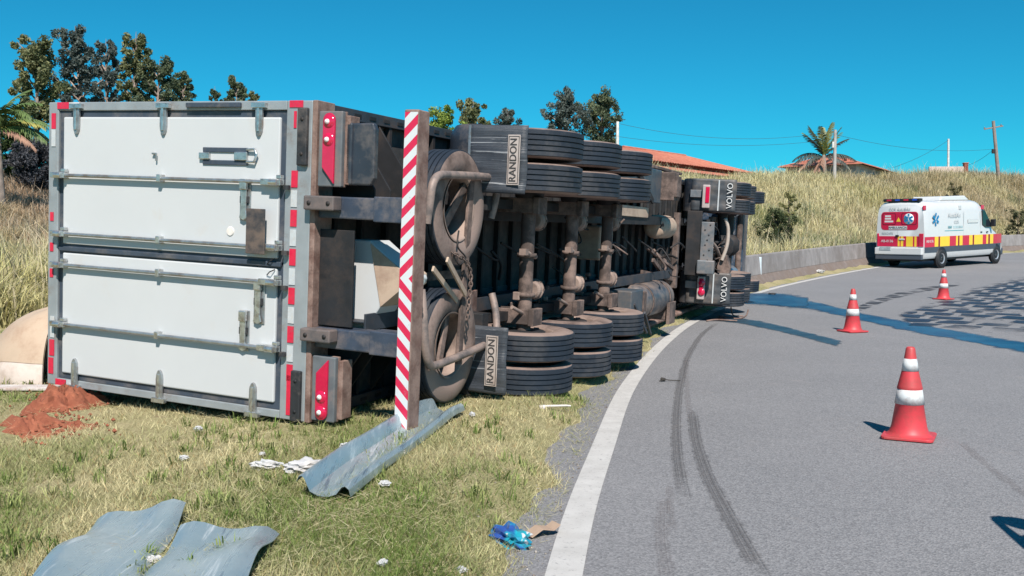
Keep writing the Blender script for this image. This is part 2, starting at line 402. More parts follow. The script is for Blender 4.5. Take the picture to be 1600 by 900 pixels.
sheet('fluid_trickle', [(1120, 492), (1180, 500), (1250, 516), (1320, 534)], [(1118, 502), (1180, 512), (1250, 528), (1310, 544)], fluid_thin, .006)
wet = overlay_mat('wet_tread_prints', (.012, .022, .042), .45, .3, 3., .95, (.03, .042, .07), bricks=38)
sheet('tread_prints', [(1395, 492), (1470, 466), (1540, 442), (1640, 418)], [(1420, 514), (1490, 520), (1560, 530), (1660, 548)], wet, .0075, 90, 12)
wet2 = overlay_mat('wet_tread_dashes', (.04, .045, .055), .6, .3, 3., .75, (.06, .06, .07), bricks=75)
sheet('tread_prints', [(1325, 484), (1370, 466), (1420, 453), (1500, 441)], [(1345, 488), (1385, 473), (1432, 460), (1505, 446)], wet2, .0085, 60)
skid = overlay_mat('skid_rubber', (.06, .055, .055), .8, .7, 9., .5, (.07, .06, .058), stretch=(14, 1, 1))
track('skid_mark', [(1125, 502), (1098, 522), (1076, 556), (1064, 596), (1058, 640), (1057, 690), (1063, 745), (1078, 815)], .115, skid, .0048)
track('skid_mark', [(1082, 640), (1088, 690), (1106, 745), (1132, 796), (1162, 850), (1200, 920)], .13, skid, .0052)
faint = overlay_mat('faint_scrape', (.12, .09, .085), .85, .9, 6., .22, (.16, .12, .11), stretch=(9, 1, 1))
track('scrape_mark', [(1072, 560), (1074, 620), (1082, 660)], .08, faint, .0042)
track('scrape_mark', [(1036, 780), (1034, 840), (1044, 910)], .10, faint, .0046)
track('scrape_mark', [(1046, 755), (1048, 800), (1052, 830)], .06, faint, .005)
track('scrape_mark', [(1500, 690), (1545, 730), (1600, 772), (1680, 830)], .09, faint, .0044)

# ------------------------------------------------------------------ grass
def blades(n, P, L, Wd, lean, col, tipcol=None, droop=None):
    """one leaf-shaped triangle (or bent pair) per blade"""
    h = rng.uniform(0, 2 * math.pi, n); fx, fy = np.cos(h), np.sin(h); k = rng.uniform(0, 2 * math.pi, n); rx, ry = np.cos(k) * Wd * .5, np.sin(k) * Wd * .5
    up = np.cos(lean) * L; out = np.sin(lean) * L
    b0 = P - np.stack([rx, ry, np.full(n, .01)], 1); b1 = P + np.stack([rx, ry, np.full(n, -.01)], 1)
    if droop is None:
        tip = P + np.stack([fx * out, fy * out, up], 1)
        V = np.stack([b0, b1, tip], 1).reshape(-1, 3); F3 = np.arange(3 * n).reshape(-1, 3)
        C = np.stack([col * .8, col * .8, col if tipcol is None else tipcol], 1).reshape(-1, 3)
    else:
        mid = P + np.stack([fx * out * .35, fy * out * .35, up * .62], 1); w2 = np.stack([rx, ry, 0 * rx], 1) * .8
        tip = P + np.stack([fx * out, fy * out, up * (1 - droop)], 1)
        V = np.stack([b0, b1, mid - w2, mid + w2, tip], 1).reshape(-1, 3); o = (np.arange(n) * 5)[:, None]
        F3 = np.concatenate([o + np.array([[0, 1, 3]]), o + np.array([[0, 3, 2]]), o + np.array([[2, 3, 4]])])
        t = col if tipcol is None else tipcol
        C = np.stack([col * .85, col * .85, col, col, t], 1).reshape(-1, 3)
    return V, F3, C
def mixc(t, a, b): return np.asarray(a)[None] * (1 - t[:, None]) + np.asarray(b)[None] * t[:, None]
N = 430000
Yb = 1 / (1 / 3.6 ** .75 + rng.random(N) * (1 / 26 ** .75 - 1 / 3.6 ** .75)) ** (1 / .75)
Xb = rng.uniform(-1, 1, N) * (.62 * Yb + 1.2)
d = edge_d(Xb, Yb); keep = (d > .15 - .08 * sm((Yb - 9) / 3) + .13 * wob(Xb, Yb, 3.) + rng.exponential(.13, N) * (rng.random(N) < .8)) & (d < 13)
keep &= ~(((Xb + 3.95) ** 2 / .22 + (Yb - 8.0) ** 2 / .75 < 1 + .3 * wob(Xb, Yb, 5.)) & (rng.random(N) < .93))           # bare red earth
bare = (wob(Xb + 9, Yb, 1.9) + .5 * wob(Xb, Yb + 5, 5.2)); keep &= ~((bare > 1.15) & (rng.random(N) < .6))
Xb, Yb = Xb[keep], Yb[keep]; n = len(Xb); Zb = ground_z(Xb, Yb)
patch = np.clip(.61 + .55 * wob(Xb, Yb, 1.1) + .40 * wob(Xb + 3, Yb, 3.7) + rng.normal(0, .2, n), 0, 1)
col = mixc(patch, (.19, .265, .07), (.72, .64, .375)); col *= rng.uniform(.5, 1.2, n)[:, None]
brown = rng.random(n) < .10; col[brown] *= np.array([.75, .58, .5])
far_k = 1 + np.clip(Yb - 6, 0, 20) * .07
L = rng.uniform(.038, .085, n) * (1 + .25 * wob(Xb, Yb, 2.5)) * np.where(patch > .6, .95, 1.1)
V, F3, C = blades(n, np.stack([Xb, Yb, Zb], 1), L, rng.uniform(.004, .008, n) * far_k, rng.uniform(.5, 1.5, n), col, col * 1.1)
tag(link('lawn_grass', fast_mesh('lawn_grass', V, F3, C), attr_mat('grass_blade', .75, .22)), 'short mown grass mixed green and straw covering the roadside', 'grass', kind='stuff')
# taller tufts that the mower left
M = 2600; Yt = 1 / (1 / 3.7 ** .8 + rng.random(M) * (1 / 20 ** .8 - 1 / 3.7 ** .8)) ** (1 / .8); Xt = rng.uniform(-1, 1, M) * (.62 * Yt + 1)
dt = edge_d(Xt, Yt); kt = (dt > .35) & (dt < 12) & (wob(Xt, Yt, 1.4) + .6 * wob(Xt + 2, Yt, 4.) + rng.normal(0, .4, M) > .25); Xt, Yt = Xt[kt], Yt[kt]; M = len(Xt); per = 16
Xb = np.repeat(Xt, per) + rng.normal(0, .022, M * per); Yb = np.repeat(Yt, per) + rng.normal(0, .022, M * per); n = len(Xb)
g_ = np.repeat(rng.random(M), per); col = mixc(np.clip(g_ * .7 + rng.normal(0, .12, n), 0, 1), (.13, .22, .04), (.50, .50, .22)) * rng.uniform(.6, 1.15, n)[:, None]
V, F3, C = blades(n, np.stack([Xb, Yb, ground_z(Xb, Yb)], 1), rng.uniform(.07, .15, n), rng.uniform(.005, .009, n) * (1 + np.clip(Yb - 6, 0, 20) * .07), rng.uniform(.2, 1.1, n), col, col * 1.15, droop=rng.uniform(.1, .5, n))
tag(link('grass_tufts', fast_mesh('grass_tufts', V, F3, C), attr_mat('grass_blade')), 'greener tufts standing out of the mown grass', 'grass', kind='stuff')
# hay left lying by the mower
N = 60000
Yb = 1 / (1 / 3.8 + rng.random(N) * (1 / 18 - 1 / 3.8)); Xb = rng.uniform(-1, 1, N) * (.62 * Yb + 1)
d = edge_d(Xb, Yb); keep = (d > .2 + rng.exponential(.12, N)) & (d < 12) & (wob(Xb, Yb, 2.) + wob(Xb, Yb + 7, 4.) > rng.normal(0, .6, N)); Xb, Yb = Xb[keep], Yb[keep]; n = len(Xb)
Zb = np.maximum(ground_z(Xb, Yb), zr(Yb)) + rng.uniform(.005, .05, n) * np.clip(edge_d(Xb, Yb) - .2, .1, 1)
V, F3, C = blades(n, np.stack([Xb, Yb, Zb], 1), rng.uniform(.06, .16, n), rng.uniform(.003, .006, n) * (1 + np.clip(Yb - 6, 0, 20) * .06), rng.uniform(1.3, 1.6, n), mixc(rng.random(n), (.72, .65, .42), (.52, .47, .25)))
m_ = 16000; i_ = rng.integers(0, len(ELd), m_ * 4); E_ = ELd[i_] + ND[i_] * (.12 + np.abs(rng.normal(0, .26, m_ * 4)))[:, None] + TD[i_] * rng.uniform(-.22, .22, (m_ * 4, 1)); E_ = E_[(E_[:, 1] > 3.6) & (E_[:, 1] < 20)]; E_ = E_[wob(E_[:, 0], E_[:, 1], 4.) > rng.normal(-.1, .7, len(E_))]; k_ = len(E_)   # strays on the asphalt edge
V2, F2, C2 = blades(k_, np.c_[E_, np.maximum(ground_z(E_[:, 0], E_[:, 1]), zr(E_[:, 1])) + rng.uniform(.004, .02, k_)], rng.uniform(.03, .10, k_), rng.uniform(.003, .006, k_), rng.uniform(1.1, 1.6, k_), mixc(rng.random(k_), (.66, .58, .36), (.26, .29, .10)))
F3 = np.concatenate([F3, F2 + len(V)]); V = np.concatenate([V, V2]); C = np.concatenate([C, C2])
tag(link('cut_hay', fast_mesh('cut_hay', V, F3, C), attr_mat('grass_blade')), 'pale loose stalks of cut hay lying on the mown grass', 'hay', kind='stuff')

# grit along the edge of the asphalt
M = 3200; i_ = rng.integers(0, len(ELd), M * 3); P_ = ELd[i_] + ND[i_] * (.10 + rng.exponential(.13, M * 3))[:, None] + rng.uniform(-.22, .22, (M * 3, 1)) * TD[i_]; P_ = P_[(P_[:, 1] > 3.6) & (P_[:, 1] < 24)]
q_ = rng.random(len(P_)) < np.clip(6 / P_[:, 1], 0, 1); P_ = P_[q_]; n = len(P_); r_ = rng.uniform(.003, .010, n)
oc = np.array([(1, 0, 0), (-1, 0, 0), (0, 1, 0), (0, -1, 0), (0, 0, .8), (0, 0, -.8)]); V = (np.c_[P_, np.maximum(zr(P_[:, 1]), ground_z(P_[:, 0], P_[:, 1])) + r_ * .4][:, None, :] + oc[None] * r_[:, None, None] * rng.uniform(.6, 1.3, (n, 6, 1))).reshape(-1, 3)
of = np.array([(0, 2, 4), (2, 1, 4), (1, 3, 4), (3, 0, 4), (2, 0, 5), (1, 2, 5), (3, 1, 5), (0, 3, 5)]); F3 = (np.arange(n) * 6)[:, None, None] + of[None]
tag(link('verge_gravel', fast_mesh('verge_gravel', V, F3.reshape(-1, 3), np.repeat(mixc(rng.random(n), (.16, .13, .11), (.42, .38, .34)), 6, 0)), attr_mat('gravel', .95)), 'loose grit strewn along the edge of the asphalt', 'gravel', kind='stuff')
def tall(name, N, sampler, label, palette, lmin, lmax):
    X, Y = sampler(N); n = len(X); Z = ground_z(X, Y)
    p = np.clip(.64 + .42 * wob(X, Y, .55) + .25 * wob(X + 5, Y, 1.7) + rng.normal(0, .22, n), 0, 1)
    q = np.clip((X - 26) / 16 + .6 * wob(X, Y, .45), 0, 1) if palette == 'hill' else np.clip((Y - 25) / 9 + .4 * wob(X, Y, .8), 0, 1)
    c = mixc(p, (.60, .55, .22), (.86, .76, .45)); kq = .6 if palette == 'hill' else .85; c = c * (1 - q[:, None] * kq) + np.array([.55, .41, .29] if palette == 'hill' else [.50, .33, .23]) * q[:, None] * kq
    dk = rng.random(n) < .16; c[dk] *= np.array([.55, .52, .5]); c *= rng.uniform(.6, 1.15, n)[:, None]; wd_ = wob(X + 11, Y, .75) + .6 * wob(X, Y + 3, 2.) > 1.2; c[wd_] = c[wd_] * np.array([.45, .55, .5])
    L = rng.uniform(lmin, lmax, n) * (1 + .38 * wob(X, Y, .9) + .2 * wob(X + 4, Y, 2.3)); pl_ = rng.random(n) < .05; L[pl_] *= 1.55; c[pl_] = c[pl_] * .5 + np.array([.62, .52, .42]) * .5; L = np.clip(L, .2, 2)
    V, F3, C = blades(n, np.stack([X, Y, Z], 1), L, rng.uniform(.014, .034, n), rng.uniform(.1, .75, n), c * .92, np.clip(c * 1.15 + .03, 0, .8), droop=rng.uniform(.0, .35, n))
    tag(link(name, fast_mesh(name, V, F3, C), attr_mat('tall_blade', .8, .3)), label, 'grass', kind='stuff')
def s_hill(N):
    i = rng.integers(0, len(ELd), N); dd = 1.3 + 21 * rng.random(N) ** 1.25
    P = ELd[i] + ND[i] * dd[:, None] + rng.uniform(-.25, .25, (N, 2)); k = (P[:, 1] > 22) & (P[:, 1] < 86) & (P[:, 0] > .12 * P[:, 1]) & (P[:, 0] < .95 * P[:, 1]); return P[k, 0], P[k, 1]
tall('bank_grass', 640000, s_hill, 'tall dry yellow grass covering the bank behind the concrete barrier', 'hill', .45, 1.0)
def s_right(N):
    i = rng.integers(0, len(ELd), N); P = ELd[i] - ND[i] * (9.9 + 10 * rng.random(N) ** 1.4)[:, None] + TD[i] * rng.uniform(-.25, .25, (N, 1)); k = (P[:, 1] > 4) & (P[:, 1] < 60); return P[k, 0], P[k, 1]
tall('verge_grass', 90000, s_right, 'rough grass on the inner verge across the road', 'hill', .12, .35)
def s_left(N):
    Y = rng.uniform(16, 50, N); X = -rng.uniform(.34, .64, N) * Y; d = edge_d(X, Y); k = (d > 11.0 + .8 * wob(X, Y, .7)) & (d < 45); return X[k], Y[k]
tall('field_grass', 130000, s_left, 'tall yellow green grass in the field beside the overturned trailer roof', 'field', .5, .95)

# ------------------------------------------------------------------ concrete barrier
conc = mat('barrier_concrete', (.27, .25, .25), .9, var=.2, scale=2.5, dirt=(.19, .17, .165), damt=.35, dscale=.8, bump=.25, bscale=40, stretch=(1.2, 1.2, .8))
conc_low = mat('barrier_foot', (.19, .155, .145), .95, var=.25, scale=3, dirt=(.17, .13, .11), damt=.5, dscale=2.5, bump=.35, bscale=40)
def barrier(Y0, Y1, label, seg=9.0):
    root = empty('concrete_barrier'); tag(root, label, 'barrier')
    i = np.where((ELd[:, 1] >= Y0) & (ELd[:, 1] <= Y1))[0]; P = ELd[i]; Nn = ND[i]
    s = np.r_[0, np.cumsum(np.linalg.norm(np.diff(P, axis=0), axis=1))]; k = 0
    up = [(.70, .34), (.76, .92), (.78, .95), (.90, .95), (.92, .92), (.98, .34)]; lo = [(.52, -.15), (.52, .08), (.70, .34), (.98, .34), (1.16, .08), (1.16, -.15)]
    while k * seg < s[-1]:
        t = np.linspace(k * seg + .008, min((k + 1) * seg, s[-1]) - .008, 16)
        q = np.stack([np.interp(t, s, P[:, c]) for c in (0, 1)], 1); m_ = np.stack([np.interp(t, s, Nn[:, c]) for c in (0, 1)], 1)
        for nm, prof, mm in (('barrier_segment', up, conc), ('barrier_foot', lo, conc_low)):
            b = B(); vs = []; L = len(prof)
            jit = random.uniform(-.006, .006)
            for a in range(len(t)):
                z0 = float(zr(q[a, 1]))
                for dd, zz in prof: x = q[a] + m_[a] * (dd + jit); vs.append((x[0], x[1], z0 + zz))
            fs = [(a * L + c, a * L + (c + 1) % L, (a + 1) * L + (c + 1) % L, (a + 1) * L + c) for a in range(len(t) - 1) for c in range(L)]
            fs += [tuple(range(L)), tuple(range((len(t) - 1) * L, len(t) * L))[::-1]]
            b.add(vs, fs); b.out(nm, mm, root, .012)
        k += 1
barrier(27.4, 76, 'stained grey concrete safety barrier along the foot of the dry grass bank')

# ------------------------------------------------------------------ the overturned lorry: both vehicles are built upright (x forward, y left, z up) and laid on their left side
YAW, ROLL, RISE = rad(23.4), rad(3), rad(.6)
VX = Vector((math.sin(YAW) * math.cos(RISE), math.cos(YAW) * math.cos(RISE), math.sin(RISE)))
VZ = Vector((-math.cos(YAW) * math.cos(ROLL), math.sin(YAW) * math.cos(ROLL), math.sin(ROLL))); VZ = (VZ - VX * VZ.dot(VX)).normalized()
VY = VZ.cross(VX)
RV = Matrix((VX, VY, VZ)).transposed()
VO = Vector((-1.69, 7.8, .14)) - RV @ Vector((0, 1.3, 1.35))
VM = Matrix.Translation(VO) @ RV.to_4x4()
def at_world(p): return VO + RV @ Vector(p)

white = mat('box_white', (.545, .56, .575), .4, var=.025, scale=1.2, dirt=(.54, .53, .52), damt=.08, dscale=2.2, spec=.4)
steel = mat('galvanised', (.42, .45, .47), .38, .75, var=.18, scale=9, dirt=(.30, .25, .22), damt=.3, dscale=6)
zinc = mat('zinc_bright', (.60, .62, .62), .3, .85, var=.2, scale=20, dirt=(.35, .30, .27), damt=.25, dscale=15)
alu = mat('frame_steel', (.33, .36, .38), .5, .3, var=.12, scale=4, dirt=(.25, .21, .19), damt=.12, dscale=3, stretch=(1, 1, 1))
gasket = mat('gasket', (.045, .06, .085), .5, var=.2, scale=4, dirt=(.14, .13, .13), damt=.25)
dark = mat('dark_steel', (.035, .042, .055), .55, .1, var=.3, scale=5, dirt=(.08, .062, .058), damt=.3, dscale=3)
dusty = mat('dusty_steel', (.085, .062, .055), .85, var=.25, scale=6, dirt=(.24, .17, .145), damt=.34, dscale=3, bump=.25, bscale=50)
rusty = mat('rusty_steel', (.14, .08, .065), .85, var=.3, scale=9, dirt=(.28, .19, .16), damt=.45, dscale=5, bump=.3, bscale=40)
black = mat('black_rubber', (.022, .024, .028), .6, var=.3, scale=8, dirt=(.10, .085, .08), damt=.3, dscale=5)
under = mat('shaded_black', (.012, .013, .016), .7, var=.4, scale=4, dirt=(.04, .03, .027), damt=.3, dscale=3)  # black parts, darkened further to carry the shade under the chassis
redtape = mat('red_reflector', (.62, .02, .06), .3, var=.1, scale=30, dirt=(.45, .05, .08), damt=.2, dscale=20)
whitetape = mat('white_reflector', (.50, .53, .55), .35, var=.08, scale=30, dirt=(.5, .48, .46), damt=.25, dscale=20)
redlens = mat('red_lens', (.55, .01, .06), .12, var=.1, scale=12, spec=.6, coat=.6)
clearlens = mat('clear_lens', (.85, .75, .76), .1, var=.05, spec=.6, coat=.6)
plastic = mat('fender_plastic', (.028, .036, .05), .38, var=.2, scale=3, dirt=(.11, .10, .10), damt=.3, dscale=4, spec=.5)
tread = mat('tyre_tread', (.013, .021, .035), .66, var=.2, scale=5, dirt=(.05, .052, .06), damt=.3, dscale=3, bump=.2, bscale=90)
wall_m = mat('tyre_sidewall', (.13, .092, .08), .85, var=.3, scale=4, dirt=(.26, .19, .165), damt=.55, dscale=3, bump=.2, bscale=50)
rim_m = mat('wheel_rim', (.24, .175, .15), .75, .2, var=.25, scale=6, dirt=(.36, .27, .23), damt=.45, dscale=5)
tan = mat('tan_panel', (.50, .38, .29), .7, var=.15, scale=2, dirt=(.36, .25, .19), damt=.35)

def flap_mat():
    m = bpy.data.materials.new('mud_flap'); m.use_nodes = True; nt = m.node_tree; P = nt.nodes['Principled BSDF']
    co = _n(nt, 'ShaderNodeTexCoord').outputs['Object']
    mp = _n(nt, 'ShaderNodeMapping'); mp.inputs['Scale'].default_value = (1, 34, 1.3); nt.links.new(co, mp.inputs[0])     # creases run up and down the flap
    f = _noise(nt, mp.outputs[0], 1.0, 6, .65, .6)
    c = _mix(nt, _ramp(nt, _noise(nt, co, 3, 4), .3, .7), (.03, .037, .05), (.065, .072, .085))
    c = _mix(nt, _ramp(nt, f, .60, .64), c, (.30, .31, .33))
    nt.links.new(c, P.inputs['Base Color']); P.inputs['Roughness'].default_value = .45
    b = _n(nt, 'ShaderNodeBump'); b.inputs['Strength'].default_value = .5; b.inputs['Distance'].default_value = .02
    nt.links.new(f, b.inputs['Height']); nt.links.new(b.outputs[0], P.inputs['Normal']); return m
flapm = flap_mat()
def chevron_mat():
    m = bpy.data.materials.new('chevron_tape'); m.use_nodes = True; nt = m.node_tree; P = nt.nodes['Principled BSDF']
    tc = _n(nt, 'ShaderNodeTexCoord'); sx = _n(nt, 'ShaderNodeSeparateXYZ'); nt.links.new(tc.outputs['Object'], sx.inputs[0])
    ab = _n(nt, 'ShaderNodeMath', operation='ABSOLUTE'); sh = _n(nt, 'ShaderNodeMath', operation='SUBTRACT'); sh.inputs[1].default_value = .06
    nt.links.new(sx.outputs[1], sh.inputs[0]); nt.links.new(sh.outputs[0], ab.inputs[0])
    mz = _n(nt, 'ShaderNodeMath', operation='MULTIPLY_ADD'); nt.links.new(sx.outputs[2], mz.inputs[0]); mz.inputs[1].default_value = 1.0; nt.links.new(ab.outputs[0], mz.inputs[2])
    dv = _n(nt, 'ShaderNodeMath', operation='DIVIDE'); nt.links.new(mz.outputs[0], dv.inputs[0]); dv.inputs[1].default_value = .1525
    ad = _n(nt, 'ShaderNodeMath', operation='ADD'); nt.links.new(dv.outputs[0], ad.inputs[0]); ad.inputs[1].default_value = 20.3
    fr = _n(nt, 'ShaderNodeMath', operation='FRACT'); nt.links.new(ad.outputs[0], fr.inputs[0])
    gt = _n(nt, 'ShaderNodeMath', operation='GREATER_THAN'); nt.links.new(fr.outputs[0], gt.inputs[0]); gt.inputs[1].default_value = .5
    c = _mix(nt, gt.outputs[0], (.62, .65, .67), (.60, .02, .075))
    c = _mix(nt, _ramp(nt, _noise(nt, tc.outputs['Object'], 14, 6, .75), .62, .76), c, (.34, .28, .27))
    nt.links.new(c, P.inputs['Base Color']); P.inputs['Roughness'].default_value = .4; return m

# ---- wheels
def tyre_profile(R=.52, W=.145, rin=.292):
    pr = [(-W * .72, rin), (-W * .80, rin + .02), (-W * .98, R - .14), (-W, R - .10), (-W * .95, R - .045), (-W * .86, R - .012)]
    tr = []; nr = 5; g = .013; x0, x1 = -W * .82, W * .82; rw = (x1 - x0 - g * (nr - 1)) / nr
    for k in range(nr):
        a = x0 + k * (rw + g); tr += [(a, R), (a + rw, R)]
        if k < nr - 1: tr += [(a + rw + .001, R - .016), (a + rw + g - .001, R - .016)]
    return pr, tr, [(-a, r) for a, r in reversed(pr)]
def tyre_mesh():
    pr, tr, p2 = tyre_profile(); b = B(); full = pr + tr + p2; b.lathe(full, 60)
    o = b.out('tyre', None); me = o.data; bpy.data.objects.remove(o)
    me.materials.append(tread); me.materials.append(wall_m)
    m = len(full); lo, hi = len(pr) - 1, len(pr) + len(tr) - 1
    for i, p in enumerate(me.polygons):
        j = i % (m - 1); p.material_index = 0 if lo <= j <= hi else 1
        p.use_smooth = not (lo <= j <= hi)
    return me
TYRE = tyre_mesh()
def rim_mesh():
    b = B(); W = .125
    b.lathe([(-W, .305), (-W, .29), (-W + .03, .275), (-.04, .265), (W - .05, .265), (W - .02, .285), (W, .29), (W, .305)], 40)
    b.lathe([(.035, .27), (.05, .24), (.055, .20), (.02, .15), (.02, .09), (.06, .085), (.09, .06), (.09, .0)], 40)
    for k in range(10):
        a = k * math.pi / 5; b.lathe([(.045, 0), (.045, .014), (.02, .014)], 6, (math.cos(a) * .145, 0.025, math.sin(a) * .145))
    o = b.out('wheel', rim_m); me = o.data; bpy.data.objects.remove(o); return me
RIM = rim_mesh()
OPEN_RIM = B().lathe([(-.125, .305), (-.125, .29), (-.095, .275), (-.04, .265), (.075, .265), (.105, .285), (.125, .29), (.125, .305)], 40).out('wheel', rim_m); _o = OPEN_RIM; OPEN_RIM = _o.data; bpy.data.objects.remove(_o)
def wheel(parent, p, axis='y', flip=False, name='wheel'):
    o = link(name, OPEN_RIM if name == 'spare_wheel' else RIM, None, parent); o.location = p
    o.rotation_euler = {'y': (math.pi if flip else 0, 0, 0), 'z': (rad(-90) if not flip else rad(90), 0, 0)}[axis]
    o.rotation_euler.rotate_axis('Y', random.uniform(0, 6.28))
    t = link('tyre', TYRE, None, o); return o
def drum(parent, x, y, z, s):
    B().lathe([(-.10, 0), (-.10, .21), (-.09, .225), (.10, .225), (.11, .21), (.11, .15), (.17, .14), (.17, .0)], 28, (x, y, z)).out('brake_drum', under, parent)
def flap(parent, x, y0, y1, z0, z1, m, name='mud_flap', bend=.05, seed=0):
    n, k = 14, 10; V = []; rr = random.Random(seed); ph = rr.uniform(0, 6)
    for side in (0, 1):
        for i in range(n + 1):
            for j in range(k + 1):
                u, v = i / n, j / k; y = y0 + (y1 - y0) * u; z = z0 + (z1 - z0) * v
                V.append((x + bend * (1 - v) ** 2 + .010 * math.sin(u * 9 + ph) * (1 - v) + .006 * math.sin(u * 23 + v * 3 + ph) - .012 * side, y, z + .006 * math.sin(u * 7 + ph) * (1 - v)))
    q = (n + 1) * (k + 1); F = []
    for i in range(n):
        for j in range(k):
            a = i * (k + 1) + j; F += [(a, a + k + 1, a + k + 2, a + 1), (a + q, a + 1 + q, a + k + 2 + q, a + k + 1 + q)]
    rim = [i * (k + 1) for i in range(n + 1)] + [n * (k + 1) + j for j in range(1, k + 1)] + [i * (k + 1) + k for i in range(n - 1, -1, -1)] + [j for j in range(k - 1, 0, -1)]
    for a, b_ in zip(rim, rim[1:] + rim[:1]): F.append((a, b_, b_ + q, a + q))
    return B().add(V, F, True).out(name, m, parent)

# ================================================================== semi-trailer
T = empty('semi_trailer', VM); tag(T, 'white box semi-trailer overturned on its side, rear doors and axles showing', 'trailer')
ZB, ZT = 1.35, 4.24                     # floor underside and roof
LEN = 14.8
# body shell: side walls, roof, floor, front
box('side_wall', (.10, -1.297, 1.48), (LEN, -1.25, ZT - .02), white, T)
box('side_wall', (.10, 1.25, 1.48), (LEN, 1.297, ZT - .02), white, T)
box('roof', (.10, -1.25, ZT - .07), (LEN, 1.25, ZT - .03), white, T)
box('front_wall', (LEN - .06, -1.25, 1.48), (LEN - .01, 1.25, ZT - .07), white, T)
box('floor', (.10, -1.25, 1.42), (LEN - .06, 1.25, 1.52), mat('floor_panel', (.05, .05, .052), .8, var=.3, dirt=(.10, .08, .07), damt=.3), T)
for s in (-1, 1):
    r = B().box((.10, s * 1.20, ZB), (LEN, s * 1.30, 1.478)).out('side_rail', dark, T, .006)
    h = B()
    for k in range(60): h.box((.35 + k * .24, s * 1.235, ZB - .006), (.45 + k * .24, s * 1.265, ZB + .004))
    h.out('rail_slot', under, r)['kind'] = 'stuff'
    box('roof_rail', (.10, s * 1.21, ZT - .10), (LEN, s * 1.30, ZT), alu, T)
# rear frame
box('rear_sill', (-.02, -1.30, ZB), (.12, 1.30, 1.60), alu, T, .008)
box('rear_header', (-.02, -1.30, 4.12), (.12, 1.30, ZT), alu, T, .008)
box('rear_post', (-.018, -1.30, 1.602), (.12, -1.225, 4.118), alu, T)
box('rear_post', (-.018, 1.235, 1.602), (.12, 1.30, 4.118), alu, T)
box('sill_edge', (-.024, -1.302, ZB - .05), (.22, 1.302, ZB - .002), rusty, T)
box('plate_lamp_bracket', (-.05, -1.285, 2.05), (-.02, -1.245, 2.62), gasket, T)
def door(y0, y1, rods, hinge_y, hs):
    box('door_gasket', (.0, y0, 1.604), (.07, y1, 4.116), gasket, T, .004)
    d = box('door', (-.022, y0 + (.055 if hs < 0 else .03), 1.66), (.05, y1 - (.055 if hs > 0 else .03), 4.055), white, T, .012)
    for z in (1.86, 2.87, 3.88):                                                     # strap hinges
        poly = [(.0, -.035), (.18, -.035), (.22, -.03), (.25, -.015), (.26, 0), (.25, .015), (.22, .03), (.18, .035), (.0, .035)]
        h = B().prism(poly, -.046, -.020, lambda u, v, t: (t, hinge_y - hs * u, z + v)).out('hinge', steel, d, .005)
        g = B().prism([(.0, -.012), (.22, -.012), (.22, .012), (.0, .012)], -.056, -.044, lambda u, v, t: (t, hinge_y - hs * u, z + v))
        g.box((-.06, hinge_y - .012, z - .07), (-.018, hinge_y + .03 * 1, z + .07))
        g.out('hinge_rib', zinc, h, .003)
    for ry in rods:
        r = B().tube([(-.062, ry, 1.60), (-.062, ry, 4.14)], .017, 12).out('lock_rod', steel, d)
        for z, l in ((1.60, .20), (3.98, .17)):
            b = B().box((-.085, ry - .026, z), (-.025, ry + .026, z + l)); b.box((-.075, ry - .06, z + .0), (-.03, ry - .028, z + .05)); b.tube([(-.09, ry, z + .02), (-.09, ry, z + .1)], .028, 10)
            b.out('rod_bracket', zinc, r, .006)
        B().box((-.088, ry - .035, 2.855), (-.02, ry + .03, 2.895)).out('rod_guide', zinc, r, .006)
        B().tube([(-.05, ry + .02, 1.56), (-.05, ry + .055, 1.56)], .03, 12).out('cam_stop', black, r)
    return d
dR = door(-1.222, .012, (-.64, -.11), -1.27, -1)
dL = door(.034, 1.232, (.175, .72), 1.285, 1)
box('door_seal', (-.03, .006, 1.62), (.0, .048, 4.10), gasket, T, .006)
def lever(d, y0, y1, z, w=.11):
    p = box('lever_plate', (-.034, y0, z - w / 2), (-.024, y1, z + w / 2), steel, d, .006)
    B().box((-.075, y0 + .0, z - .035), (-.036, y0 + .09, z + .035)).out('lever_hub', zinc, p, .008)
    B().prism([(y0 + .05, -.03), (y1 - .08, -.025), (y1 - .02, -.04), (y1, 0), (y1 - .02, .04), (y1 - .08, .025), (y0 + .05, .03)], -.06, -.045, lambda u, v, t: (t, u, z + v)).out('lever_handle', zinc, p, .004)
    B().box((-.05, (y0 + y1) / 2 - .03, z - .045), (-.038, (y0 + y1) / 2 + .03, z + .045)).out('lever_catch', black, p, .004)
lever(dR, -.66, -.32, 1.985); lever(dL, .16, .53, 1.82); lever(dL, .43, .77, 1.965, .10)
box('shield_plate', (-.10, -.42, 1.73), (-.09, -.05, 1.92), mat('shield', (.03, .035, .045), .5, var=.3, dirt=(.15, .11, .09), damt=.4), dR, .01)
box('recess_strip', (-.034, -.915, 1.97), (-.024, -.875, 2.44), gasket, dR, .004); box('recess_strip', (-.034, -.81, 1.97), (-.024, -.77, 2.44), gasket, dR, .004)
box('recess_catch', (-.05, -.87, 2.36), (-.024, -.815, 2.47), zinc, dR, .006); box('recess_catch', (-.05, -.88, 1.97), (-.024, -.81, 2.10), zinc, dR, .006)
B().tube([(-.045, -.90, 1.97), (-.05, -.905, 1.89), (-.05, -.86, 1.865), (-.05, -.80, 1.89), (-.045, -.80, 1.97)], .011, 8).out('recess_handle', zinc, dR)
b = B().box((-.05, -.86, 2.945), (-.024, -.845, 2.985)).box((-.05, -.86, 2.93), (-.04, -.79, 2.945)); b.out('hook', steel, dR, .003)
